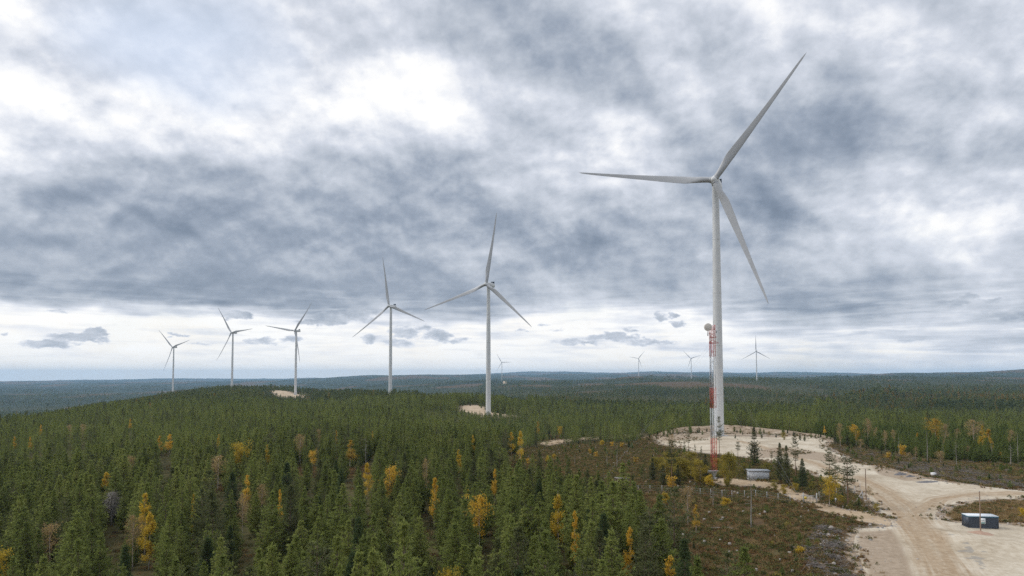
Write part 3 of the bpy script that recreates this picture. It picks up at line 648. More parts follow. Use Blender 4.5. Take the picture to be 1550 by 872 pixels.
# ------------------------------------------------------------------ wind turbines
M['paint'] = simple('turbine_paint', (.61,.62,.62), .42, .03, .35, c2=(.54,.55,.55))
M['bladepaint'] = simple('blade_paint', (.40,.41,.425), .45, .04, .25, c2=(.35,.36,.375))
M['steel'] = simple('galvanised_steel', (.42,.43,.44), .5, .1, 4, metal=.3)
M['darkgrey'] = simple('dark_cooler_metal', (.035,.055,.085), .5, .1, 4)
M['concrete'] = simple('concrete', (.42,.41,.39), .9, .12, 1.5, bump=.2)
M['door'] = simple('turbine_door_paint', (.30,.33,.35), .5, .1, 2)
def blade_data():
    Lb = 75.0; st = np.array([0, .015, .03, .06, .10, .14, .18, .24, .32, .42, .52, .62, .72, .82, .90, .95, .98, 1.0])
    ch = np.interp(st, [0, .03, .10, .18, .26, .45, .7, .9, .97, 1], [3.0, 3.0, 3.7, 4.5, 4.15, 3.0, 1.9, 1.15, .75, .12])
    th = np.interp(st, [0, .03, .10, .18, .26, .45, .7, .9, 1], [1, 1, .66, .36, .29, .23, .19, .17, .15])
    tw = np.radians(np.interp(st, [0, .05, .18, .4, .7, 1], [18, 18, 15, 8, 3, 0]))
    n = 22; a = np.arange(n) * 2 * math.pi / n; V = []
    for s_, c_, t_, w_ in zip(st, ch, th, tw):
        ci = np.stack([-np.cos(a) * .5, np.sin(a) * .5], 1)
        xx = .5 + .5 * np.cos(a); yt = 5 * .2 * (0.2969*np.sqrt(xx) - .126*xx - .3516*xx**2 + .2843*xx**3 - .1015*xx**4) * 1.0
        af = np.stack([-(xx - .32), np.where(np.sin(a) >= 0, 1, -.75) * yt * 2.4], 1)       # leading edge at +x
        k = np.clip((s_ - .02) / .15, 0, 1); k = k * k * (3 - 2 * k)
        p = (ci * np.array([1, 1])) * (1 - k) * c_ + (af * np.array([1, t_])) * k * c_
        x = p[:, 0] * math.cos(w_) - p[:, 1] * math.sin(w_); y = p[:, 0] * math.sin(w_) + p[:, 1] * math.cos(w_)
        bend = -3.6 * s_ ** 2.2                           # prebend towards the wind (-y)
        V.append(np.stack([x, y + bend, np.full(n, s_ * (Lb - 1.6) + 1.6)], 1))
    V = np.concatenate(V); i = np.arange(n); Q = [np.stack([j*n+i, j*n+(i+1) % n, (j+1)*n+(i+1) % n, (j+1)*n+i], 1) for j in range(len(st) - 1)]
    m = MB().add(V, np.concatenate(Q), [[(len(st)-1)*n, (len(st)-1)*n+k, (len(st)-1)*n+k+1] for k in range(1, n-1)])
    return m.data('blade', M['bladepaint'], True)
TOWR = [(2.65, 0), (2.55, 20), (2.42, 45), (2.28, 70), (2.08, 95), (1.85, 118), (1.75, 132.6)]
def tower_r(z): return float(np.interp(z, [b for a, b in TOWR], [a for a, b in TOWR]))
def build_turbine_parts():
    P = []
    zs = [0, 22, 48, 76, 105, 132.6]
    for a, b in zip(zs[:-1], zs[1:]):
        m = MB(); pr = [(tower_r(a) + .055, a), (tower_r(a) + .055, a + .22), (tower_r(a), a + .24)]
        pr += [(tower_r(z), z) for z in np.linspace(a + 1, b - .3, 5)] + [(tower_r(b) + .055, b - .26), (tower_r(b) + .055, b - .02)]
        m.lathe(pr, 40); P.append(('tower_section', m.data('tower_section', M['paint'], 30), None, None))
    P.append(('foundation', MB().lathe([(9.5, -2.5), (9.5, -.25), (4.2, .12), (3.1, .16), (3.1, .3)], 40).data('foundation', M['concrete'], 30), None, None))
    # door and stairs face the camera side
    d = MB().box((0, -2.64, 3.4), (1.0, .14, 2.3)); P.append(('door', d.data('door', M['door']), None, None))
    s = MB()
    for k in range(7): s.box((-.4 - k * .32, -3.3, 2.2 - k * .31), (.34, 1.0, .05))
    s.box((.35, -3.3, 2.23), (1.3, 1.1, .06))
    for yy in (-2.85, -3.8):
        s.tube([(.9, yy, 3.25), (-.3, yy, 3.25), (-2.5, yy, 1.1)], .03, 5)
        for k in range(5): s.tube([(.9 - k * .75, yy, max(.1, 2.25 - max(0, k - 1) * .7)), (.9 - k * .75, yy, 3.25 - max(0, (k - 1.6)) * .74)], .025, 5)
    s.tube([(.85, -3.75, 0), (.85, -3.75, 2.2)], .05, 5); s.tube([(.85, -2.9, 0), (.85, -2.9, 2.2)], .05, 5)
    P.append(('stairs', s.data('stairs', M['steel']), None, None))
    return P
TP = build_turbine_parts(); BLADE = blade_data()
def nacelle_data():
    # y is downwind; rounded box body
    m = MB(); sec = [(-2.6, 1.55, 1.55), (-1.9, 1.95, 1.95), (0, 2.1, 2.15), (6, 2.1, 2.2), (10.5, 2.0, 2.05), (11.3, 1.6, 1.6)]
    n = 24; V = []
    for y, hx, hz in sec:
        a = np.arange(n) * 2 * math.pi / n; c, s_ = np.cos(a), np.sin(a); e = .45
        V.append(np.stack([np.sign(c) * np.abs(c) ** e * hx, np.full(n, y), np.sign(s_) * np.abs(s_) ** e * hz + .1], 1))
    V = np.concatenate(V); i = np.arange(n)
    Q = np.concatenate([np.stack([j*n+(i+1) % n, j*n+i, (j+1)*n+i, (j+1)*n+(i+1) % n], 1) for j in range(len(sec)-1)])
    k = len(sec) - 1
    m.add(V, Q, [[0, j, j+1] for j in range(1, n-1)] + [[k*n, k*n+j+1, k*n+j] for j in range(1, n-1)])
    m.lathe([(1.75, -3.4), (1.75, -1.6), (2.0, -1.2)], 28, Matrix.Translation((0, 0, 0)))     # yaw bearing under the nacelle
    return m.data('nacelle', M['paint'], 35)
def cooler_data():
    m = MB(); m.box((0, 9.3, 3.2), (3.7, .55, 1.7)); m.box((0, 9.3, 4.1), (3.9, .8, .12))
    for x in (-1.85, 1.85): m.box((x, 9.3, 3.1), (.14, .9, 2.1))
    return m.data('cooler', M['darkgrey'])
def hub_data():
    m = MB(); prof = [(.02, 0)] + [(2.15 * math.sin(t), 2.6 - 2.6 * math.cos(t)) for t in np.linspace(.15, 1.57, 10)] + [(2.15, 3.4), (1.9, 4.1)]
    Mx = Matrix.Rotation(R(-90), 4, 'X')                   # +z of the profile becomes +y
    m.lathe([(r_, z - 2.3) for r_, z in prof], 32, Mx)
    return m.data('hub', M['paint'], 40)
def collar_data():
    return MB().lathe([(1.62, .9), (1.72, 1.2), (1.72, 1.9), (1.58, 2.15)], 28).data('blade_collar', M['steel'], 35)
NAC, COOL, HUBM, COLL = nacelle_data(), cooler_data(), hub_data(), collar_data()
def light_data(): return MB().tube([(-.8, 8.2, 2.0), (-.8, 8.2, 3.4)], .06, 5).box((-.8, 8.2, 3.4), (.3, .3, .25)).data('wind_vane', M['steel'])
VANE = light_data()  # met mast and warning light
def turbine(i):
    (h, d, yaw, th, lab) = TURB[i]; bx, by, bz = tb[i]
    t = thing('wind_turbine', (bx, by, bz), 0, lab, 'wind turbine', 'white three-bladed wind turbines of the wind farm')
    for nm, me, *_ in TP: put(nm, me, t, rot=(0, 0, R(yaw) * 0))
    top = Vector((0, 0, HUB_H))
    nc = put('nacelle', NAC, t, top + Vector((0, 0, -.0)), (R(-5) * 0, 0, R(yaw)))
    put('cooler', COOL, nc); put('wind_vane', VANE, nc)
    rot = Matrix.Rotation(R(yaw), 4, 'Z')
    ax = Vector((math.sin(R(yaw)), -math.cos(R(yaw)), 0)); hubp = top + ax * 5.2
    tiltm = Matrix.Rotation(R(yaw), 4, 'Z') @ Matrix.Rotation(R(-5.0), 4, 'X')
    hb = put('hub', HUBM, t); hb.matrix_local = Matrix.Translation(hubp) @ tiltm
    for k in range(3):
        ang = R(th + 120 * k)                              # from the right, counter-clockwise seen from the front
        # blade +z outwards, cone 3.2 degrees into the wind
        Mb = tiltm @ Matrix.Rotation(-(ang - R(90)), 4, 'Y') @ Matrix.Rotation(R(3.0), 4, 'X')
        b = put('blade', BLADE, t); b.matrix_local = Matrix.Translation(hubp) @ Mb
        c = put('blade_collar', COLL, t); c.matrix_local = Matrix.Translation(hubp) @ Mb
for i in range(len(TURB)): turbine(i)

# ------------------------------------------------------------------ lattice mast
def mast():
    base = hit(1081, 724.5); bz = float(zat(*base)); hh = 47.0
    t = thing('radio_mast', (base[0], base[1], bz), R(12), 'guyed red and white lattice radio mast with a round dish at the top', 'radio mast')
    red = simple('mast_red_paint', (.52,.10,.075), .6, .12, 2, c2=(.44,.08,.06)); white = simple('mast_white_paint', (.62,.64,.66), .6, .1, 2)
    w = .62
    MB().lathe([(1.0, -.6), (1.0, .35)], 16).box((0, 0, .45), (.5, .5, .3)).build('foundation', M['concrete'], t)
    c = MB()
    for sx in (-1, 1):
        for sy in (-1, 1): c.tube([(sx * .12, sy * .12, .45), (sx * w, sy * w, 2.3)], .085, 6)
    for z, f in ((1.1, .38), (1.7, .68), (2.3, 1.0)):
        k = w * f
        for a, b in (((-k, -k), (k, -k)), ((k, -k), (k, k)), ((k, k), (-k, k)), ((-k, k), (-k, -k))): c.tube([(*a, z), (*b, z)], .05, 5)
    for sx in (-1, 1): c.tube([(sx * w * .4, -w * .4, 1.1), (-sx * w, -w, 2.3)], .045, 5)
    c.build('base_frame', white, t)
    MB().box((-.7, 0, 2.36), (3.6, 1.9, .07)).box((-1.5, -.7, 1.9), (2.2, .1, .1)).box((-1.5, .7, 1.9), (2.2, .1, .1)).build('platform', M['steel'], t)
    zs = [2.4, 12.2, 21.2, 27.4, 36.8, 41.0, 46.4]; colr = [red, white, red, white, red, red]
    for k, (a, b) in enumerate(zip(zs[:-1], zs[1:])):
        m = MB(); cor = [(-w, -w), (w, -w), (w, w), (-w, w)]
        for x, y in cor: m.tube([(x, y, a), (x, y, b - .03)], .080, 6)
        nb = max(1, round((b - a) / 1.45)); hz_ = (b - a) / nb
        for j in range(nb):
            z0, z1 = a + j * hz_, a + (j + 1) * hz_
            for q_ in range(4):
                p, r_ = cor[q_], cor[(q_ + 1) % 4]
                m.tube([(*p, z0), (*r_, z0)], .028, 4, False)
                if (j + q_) % 2: m.tube([(*p, z0), (*r_, z1)], .030, 4, False)
                else: m.tube([(*r_, z0), (*p, z1)], .030, 4, False)
        m.tube([(0.25, w - .15, a), (0.25, w - .15, b)], .03, 4, False); m.tube([(-.2, w - .15, a), (-.2, w - .15, b)], .03, 4, False)
        m.build('mast_section', colr[k], t)
    cab = MB()
    for x in (-.45, -.38, -.3): cab.tube([(x, .5, 2.4), (x, .5, 44)], .03, 4)
    cab.build('cable_run', simple('black_cable', (.03, .03, .035), .6), t)
    # outrigger star that holds the guys apart, at two heights
    o = MB()
    for z, rr in ((40.8, 1.9), (42.6, 1.3)):
        for k in range(3):
            a = R(90 + 120 * k); b2 = R(90 + 120 * (k + 1))
            o.tube([(0, 0, z + .9), (rr * math.cos(a), rr * math.sin(a), z)], .06, 5)
            o.tube([(rr * math.cos(a), rr * math.sin(a), z), (rr * math.cos(b2), rr * math.sin(b2), z)], .055, 5)
    o.build('outrigger', red, t)
    dsh = MB(); pr = [(1.14, .0), (1.16, .5), (1.12, .56), (.8, .66), (.4, .72), (.02, .75)]
    Md = Matrix.Translation((-1.75, -.6, 45.6)) @ Matrix.Rotation(R(-14), 4, 'Z') @ Matrix.Rotation(R(90), 4, 'X')
    dsh.lathe(pr, 32, Md); d = dsh.build('dish_antenna', simple('dish_cover', (.66,.61,.55), .6, .05, 1), t, smooth=35)
    m = MB().tube([(-1.75, -.2, 45.6), (-.7, 0, 45.6)], .09, 6).tube([(-1.75, -.2, 45.2), (-.7, 0, 44.7)], .06, 6); m.build('dish_bracket', M['steel'], d)
    for x, y, z in ((.95, -.9, 44.6), (-.95, .9, 43.8), (1.0, .5, 45.6)):
        MB().box((x, y, z), (.25, .18, 1.5)).tube([(x, y, z), (x * .7, y * .7, z)], .04, 5).build('panel_antenna', white, t)
    MB().tube([(.5, .2, 46.4), (.5, .2, 48.6)], .035, 5).build('lightning_rod', M['steel'], t)
    wire = simple('guy_wire_steel', (.30,.31,.33), .5, metal=.5)
    ca, sa = math.cos(R(12)), math.sin(R(12))
    for k in range(3):
        a = R(90 + 120 * k + 68)
        for rr, zz in ((34, 41.0), (34, 27.4), (20, 14.0)):
            ex, ey = rr * math.cos(a), rr * math.sin(a)
            wx, wy = base[0] + ex * ca - ey * sa, base[1] + ex * sa + ey * ca
            ez = float(zat(wx, wy)) - bz + .5
            for s_ in ((-.7, .7) if zz > 40 else (0,)):
                MB().tube([(s_, s_ * .3, zz), (ex * .5 + s_ * .5, ey * .5, (zz + ez) / 2 - .9), (ex, ey, ez)], .011, 4, False).build('guy_wire', wire, t)
            if zz != 27.4: MB().box((ex, ey, ez - .55), (.6, .6, .7)).build('guy_anchor', M['twig'], t)
mast()

# ------------------------------------------------------------------ white hut
def hut():
    p = hit(1149.5, 726.5); z = float(zat(*p)); t = thing('hut', (p[0], p[1] + 1.2, z), R(-6), 'small white equipment hut with a flat grey roof beside the mast', 'hut')
    wall = simple('hut_white_boards', (.74,.77,.81), .6, .05, 1); roof = simple('grey_felt_roof', (.30,.32,.34), .8, .1, 2)
    MB().box((0, 0, .12), (5.9, 2.9, .3)).build('foundation', M['concrete'], t)
    MB().box((0, 0, 1.42), (5.6, 2.6, 2.36)).build('wall', simple('hut_wall_core', (.5,.53,.58), .7), t)
    bd = MB().box((0, 0, 1.42), (.26, .03, 2.34)).data('board', wall)
    for k in range(20):
        put('board', bd, t, (-2.66 + k * .28, -1.318, 0))
    for k in range(9):
        for sx in (-1, 1): put('board', bd, t, (sx * 2.818, -1.12 + k * .28, 0), (0, 0, R(90)))
    r_ = MB().box((0, 0, 2.72), (6.3, 3.3, .2)); r_.build('roof', roof, t)
    MB().box((0, -1.68, 2.72), (6.32, .05, .24)).build('fascia', simple('hut_fascia', (.42,.45,.5), .6), t)
    dr = MB().box((-2.84, .2, 1.3), (.05, .95, 2.05)).build('door', M['door'], t); MB().box((-2.88, -.15, 1.3), (.04, .12, .05)).build('handle', M['steel'], dr)
    for x in (-2.83, 2.83): MB().box((x, -1.34, 1.42), (.12, .06, 2.36)).build('corner_trim', simple('hut_corner', (.33,.38,.46), .6), t)
    MB().box((2.2, -1.36, 2.2), (.35, .08, .3)).build('vent', M['steel'], t)
hut()

# ------------------------------------------------------------------ site container with its pole and sand heap
def container():
    a = hit(1466, 799.5); b = hit(1512, 801.5); c = (a + b) / 2; L = float(np.hypot(*(b - a))); rz = math.atan2(b[1] - a[1], b[0] - a[0])
    dv = np.array([-math.sin(rz), math.cos(rz)]) * 1.22
    z = float(zat(*c)) + .1
    t = thing('site_container', (c[0] + dv[0], c[1] + dv[1], z), rz, 'dark blue-grey site container with white roof and a white notice on its front', 'container')
    body = simple('container_dark_paint', (.042,.055,.078), .5, .12, 2, c2=(.032,.042,.06)); wht = simple('container_white_roof', (.72,.76,.80), .5, .06, 1.5); blue = simple('container_teal_edge', (.05,.24,.36), .5)
    hw, hd = L / 2, 1.22; m = MB(); nseg = int(L / .14); xs = np.linspace(-hw + .1, hw - .1, nseg * 2 + 1)
    def corr(y, s):
        P = []
        for i, x in enumerate(xs): P.append((x, y + s * (.0 if (i // 1) % 4 < 2 else .045)))
        V = [(x, yy, .18) for x, yy in P] + [(x, yy, 2.16) for x, yy in P]; n_ = len(P)
        Q = [[i, i + 1, n_ + i + 1, n_ + i] if s < 0 else [i + 1, i, n_ + i, n_ + i + 1] for i in range(n_ - 1)]; m.add(V, Q)
    corr(-hd + .03, 1); corr(hd - .03, -1)
    for sx in (-1, 1): m.box((sx * (hw - .06), 0, 1.17), (.05, 2 * hd - .2, 1.98))
    m.box((0, 0, .14), (2 * hw - .1, 2 * hd - .1, .1)); m.build('body', body, t)
    f = MB()
    for sx in (-1, 1):
        for sy in (-1, 1): f.box((sx * (hw - .06), sy * (hd - .06), 1.15), (.14, .14, 2.28))
        f.box((sx * (hw - .06), 0, .09), (.12, 2 * hd - .28, .16))
    for sy in (-1, 1): f.box((0, sy * (hd - .06), .09), (2 * hw - .28, .13, .17))
    f.build('frame', body, t)
    MB().box((0, 0, 2.36), (2 * hw + .04, 2 * hd + .04, .12)).box((0, 0, 2.44), (2 * hw - .3, 2 * hd - .3, .05)).build('roof', wht, t)
    MB().box((0, -hd - .005, 2.24), (2 * hw + .02, .05, .1)).box((-hw - .005, 0, 2.24), (.05, 2 * hd, .1)).build('roof_edge', blue, t)
    s = MB().box((-.12, -hd - .03, 1.43), (.95, .03, 1.1)).build('notice', simple('notice_white', (.78,.80,.80), .5, .02), t)
    MB().box((-.10, -hd - .05, 1.06), (.62, .012, .2)).build('print', simple('notice_teal', (.03,.28,.30), .5), s)
    MB().box((-.12, -hd - .05, 1.62), (.6, .012, .18)).build('print', simple('notice_grey', (.55,.60,.62), .5), s)
    dd = MB().box((hw - .02, -.0, 1.2), (.03, 1.9, 1.9)).build('door', body, t)
    for y in (-.5, .5): MB().tube([(hw + .03, y, .3), (hw + .03, y, 2.1)], .025, 6).build('lock_rod', M['steel'], dd)
    q_ = hit(1467, 797); pl = thing('pallet', g3(q_ + np.array([-.2, 1.3]), .05), rz + .1, 'weathered wooden pallet leaning at the left end of the dark container', 'pallet')
    wd = simple('pallet_wood', (.30,.22,.15), .9, .15, 4); pm = MB().box((0, 0, .5), (.06, .10, 1.0)).data('plank', wd)
    for k in range(6): put('plank', pm, pl, (0, -.5 + k * .2, 0), (0, 0.12, 0))
    for z_ in (.12, .5, .88): MB().box((.07, 0, z_), (.08, 1.1, .1)).build('bearer', wd, pl)
container()
def pole(px, py, top, r_, label, mat=None, lean=0.0):
    p = hit(px, py); z = float(zat(*p)); d = math.hypot(*p); h = (py - top) * p[1] / F
    t = thing('wooden_pole', (p[0], p[1], z), 0, label, 'pole')
    MB().tube([(0, 0, -.4), (lean * .5, 0, h * .5), (lean, 0, h)], [r_, r_ * .9, r_ * .8], 10).build('shaft', mat or M['pole'], t, smooth=40)
    MB().lathe([(r_ * .86, h - .02), (r_ * .9, h + .04), (.01, h + .12)], 10, Matrix.Translation((lean, 0, 0))).build('cap', M['steel'], t)
    return p
M['pole'] = simple('pole_wood', (.30,.21,.15), .9, .15, 3, bump=.2)
pc = pole(1484.5, 808, 745, .11, 'tall brown wooden pole standing in a sand heap before the dark container')
pole(1311, 757, 711, .12, 'bare brown pole left of the road, right of the pines behind the gate')
def heap(name, c, rx, ry, h, mat, label, cat, seed=0, rz=0.0, n=40, sharp=1.0):
    t = np.linspace(0, 1, 14) ** .9; a = np.arange(n) * 2 * math.pi / n; V = []
    ca, sa = math.cos(rz), math.sin(rz)
    for k in t:
        r_ = k * (1 + .16 * fbm(np.cos(a) * 1.3 + seed, np.sin(a) * 1.3 + seed, 3)); x = np.cos(a) * r_ * rx; y = np.sin(a) * r_ * ry
        X_ = c[0] + x * ca - y * sa; Y_ = c[1] + x * sa + y * ca
        zz = zat(X_, Y_) + h * (1 - k ** 1.5) ** 1.3 * (1 + .35 * fbm(X_ / .9, Y_ / .9 + seed, 3)) * (k < .999) - (k > .999) * .12 + .02
        V.append(np.stack([X_ - c[0], Y_ - c[1], zz - zat(*c)], 1))
    V = np.concatenate(V); i = np.arange(n); Q = np.concatenate([np.stack([j*n+i, (j+1)*n+i, (j+1)*n+(i+1) % n, j*n+(i+1) % n], 1) for j in range(len(t)-1)])
    me = mesh(name, V, Q, None, [mat], True); o = put(name, me, loc=g3(c)); return tag(o, label, cat)
M['redsand'] = simple('reddish_sand', (.40,.265,.19), .95, .15, 1.5, bump=.4, c2=(.30,.195,.14))
M['greyheap'] = simple('dark_crushed_stone', (.16,.155,.16), .95, .2, 2.5, bump=.5, c2=(.08,.078,.085))
M['topsoil'] = simple('dark_peat_soil', (.10,.07,.045), .95, .2, 1.5, bump=.5)
heap('sand_heap', pc + np.array([-.2, -.3]), 2.6, 1.9, .55, M['redsand'], 'low reddish sand heap round the foot of the pole', 'sand heap', 3)
for px, py, rx, h, lab in ((1363, 719, 2.0, .9, 'dark grey stone heap at the far side of the junction, the taller one'), (1377, 722, 1.6, .6, 'lower dark stone heap just right of the taller grey one'), (1402, 730, 3.6, .35, 'long flat dark gravel heap beside the white box by the junction')):
    heap('stone_heap', hit(px, py), rx, rx * .55, h, M['greyheap'], lab, 'stone heap', px)
def white_box():
    p = hit(1413, 720.5); t = thing('white_crate', g3(p), R(8), 'small white crate standing alone among rubble across the junction', 'crate')
    wm = simple('white_plastic', (.78,.78,.78), .5, .03)
    MB().box((0, 0, .48), (1.15, .9, .86)).build('body', wm, t); MB().box((0, 0, .95), (1.2, .95, .08)).build('lid', wm, t)
    MB().box((-.4, 0, .04), (.12, .9, .1)).box((.4, 0, .04), (.12, .9, .1)).build('skid', M['pole'], t)
white_box()
def marker():
    p = hit(706, 610); t = thing('marker_post', g3(p), 0, 'tiny orange marker board on a post at the back of the second turbine pad', 'marker')
    MB().tube([(0, 0, -.3), (0, 0, 2.0)], .12, 6).build('post', M['steel'], t); MB().box((0, -.1, 2.3), (1.6, .2, 1.8)).build('board', simple('signal_orange', (.75,.10,.03), .5), t)
marker()

# ------------------------------------------------------------------ fence and gate
def fence():
    px = [(935,748),(948,747),(966,746),(984,746),(1002,746),(1022,747),(1042,748),(1060,751),(1076,752),(1093,754),(1108,755),(1127,755),(1144,754),(1161,757),(1178,760),(1196,762)]
    pts = [hit(*p) for p in px]
    def run(pts, label):
        c = pts[len(pts) // 2]; z0 = float(zat(*c)); t = thing('wire_fence', (c[0], c[1], z0), 0, label, 'fence')
        pm = MB().tube([(0, 0, -.3), (0, 0, 2.05)], .055, 6).data('post', M['steel'])
        L = [(p[0] - c[0], p[1] - c[1], float(zat(*p)) - z0) for p in pts]
        for l in L: put('post', pm, t, l)
        w_ = MB()
        for a, b in zip(L[:-1], L[1:]):
            a, b = np.array(a), np.array(b)
            for h in (.1, .7, 1.3, 1.95): w_.tube([a + (0, 0, h), b + (0, 0, h)], .014, 3, False)
            n_ = max(2, int(np.hypot(*(b - a)[:2]) / .45))
            for k in range(1, n_): q_ = a + (b - a) * k / n_; w_.tube([q_ + (0, 0, .1), q_ + (0, 0, 1.95)], .008, 3, False)
        w_.build('wire_mesh', M['fencewire'], t)
    M['fencewire'] = simple('fence_wire', (.33,.35,.36), .5, .1, 4, metal=.4)
    run(pts, 'long wire mesh fence on grey steel posts along the near side of the mast yard')
    run([hit(*p) for p in ((1240,757),(1252,752),(1266,751),(1281,749),(1294,748),(1302,744))], 'short wire fence on steel posts right of the gate, behind the yellow birch')
    a, b = hit(1216, 762), hit(1236.5, 762); c = (a + b) / 2; rz = math.atan2(*(b - a)[::-1]); hw = float(np.hypot(*(b - a))) / 2
    t = thing('gate', g3(c), rz, 'grey steel double gate with small yellow sign across the sandy track', 'gate')
    pm = MB().box((0, 0, 1.15), (.2, .2, 2.6)).data('gate_post', simple('gate_post_paint', (.50,.50,.47), .6))
    for sx in (-1, 1): put('gate_post', pm, t, (sx * hw, 0, 0))
    lf = MB(); l = hw - .15
    for z in (.25, 1.05, 1.85): lf.tube([(-l / 2, 0, z), (l / 2, 0, z)], .045, 6)
    for x in (-l / 2, 0, l / 2): lf.tube([(x, 0, .25), (x, 0, 1.85)], .04, 6)
    for k in range(1, 10): lf.tube([(-l / 2 + l * k / 10, 0, .25), (-l / 2 + l * k / 10, 0, 1.85)], .012, 4)
    lf = lf.data('gate_leaf', M['steel'])
    for sx in (-1, 1): put('gate_leaf', lf, t, (sx * l / 2, 0, 0))
    MB().box((-l * .75, -.08, 1.25), (.55, .03, .6)).build('warning_sign', simple('warning_yellow', (.70,.52,.05), .5), t)
    MB().box((-l * .2, -.08, 1.45), (.3, .03, .25)).build('notice', simple('small_notice', (.75,.73,.65), .5), t)
    p = hit(1294.5, 760); t = thing('brace_post', g3(p), 0, 'pale diagonal brace beam propped at the end of the right fence', 'post')
    MB().tube([(0, 0, -.2), (1.9, .3, 2.5)], .1, 8).build('beam', M['birchbark'], t); MB().tube([(1.9, .3, -.2), (1.9, .3, 2.6)], .07, 8).build('upright', M['steel'], t)
    p = hit(1265, 762); t = thing('marker_post', g3(p), 0, 'short post with small white plate right of the yellow birch by the gate', 'post')
    MB().tube([(0, 0, -.2), (0, 0, 1.0)], .05, 6).build('post', M['steel'], t); MB().box((0, -.07, 1.0), (.4, .03, .5)).build('plate', simple('white_plate', (.75,.75,.75), .5), t)
    # small open shelter on posts at the forest edge
    p = hit(941, 747); t = thing('shelter', g3(p), R(10), 'small open shelter with a thin grey roof on posts at the forest edge', 'shelter')
    pm = MB().box((0, 0, 1.9), (.13, .13, 4.4)).data('post', M['deadwood'])
    for x in (-1.5, 1.5):
        for y in (-1, 1): put('post', pm, t, (x, y, 0))
    MB().box((0, 0, 4.2), (3.6, 2.5, .12), M=Matrix.Rotation(R(4), 3, 'Y')).build('roof', simple('old_grey_boards', (.20,.185,.17), .9), t)
    MB().box((-.3, -.4, 1.6), (1.6, .9, .5)).build('bale', simple('yellow_tarp', (.55,.34,.05), .7), t)
    MB().box((0, 1, 2.2), (3.0, .06, .14)).box((0, -1, .9), (3.0, .06, .14)).build('rail', M['deadwood'], t)
fence()
# ------------------------------------------------------------------ trees: shapes
def tufts(P, Dn, L, W_, k, spread, rng, droop=0.0):
    """k slim blades fanning out at every point P along direction Dn"""
    n = len(P); P = np.repeat(P, k, 0); Dn = np.repeat(Dn, k, 0); L = np.repeat(np.broadcast_to(L, (n,)), k) * rng.uniform(.7, 1.3, n * k)
    d = Dn + rng.normal(0, spread, Dn.shape); d[:, 2] -= droop; d /= np.linalg.norm(d, axis=1)[:, None]
    s = np.cross(d, rng.normal(0, 1, d.shape)); s /= np.linalg.norm(s, axis=1)[:, None]
    w = np.repeat(np.broadcast_to(W_, (n,)), k)[:, None]
    V = np.stack([P - s * w * .5, P + s * w * .5, P + d * L[:, None]], 1).reshape(-1, 3)
    return V, np.arange(len(V)).reshape(-1, 3)
def leaves(P, size, rng):
    n = len(P); a = rng.normal(0, 1, (n, 3)); a /= np.linalg.norm(a, axis=1)[:, None]
    b = np.cross(a, rng.normal(0, 1, (n, 3))); b /= np.linalg.norm(b, axis=1)[:, None]
    s = (size * rng.uniform(.6, 1.35, n))[:, None]
    V = np.stack([P - a * s, P - b * s * .6, P + a * s, P + b * s * .6], 1).reshape(-1, 3)
    return V, np.arange(len(V)).reshape(-1, 4)
def trunk_mb(H_, r, rng, sides=7, lean=.02, top=.98):
    z = np.linspace(-.3, H_ * top, 7); x = np.cumsum(rng.normal(0, lean, 7)) * H_ * .1; y = np.cumsum(rng.normal(0, lean, 7)) * H_ * .1; x -= x[0]; y -= y[0]
    return MB().tube(np.stack([x, y, z], 1), r * (1 - np.linspace(0, 1, 7) ** 1.1 * .93), sides), (z, x, y)
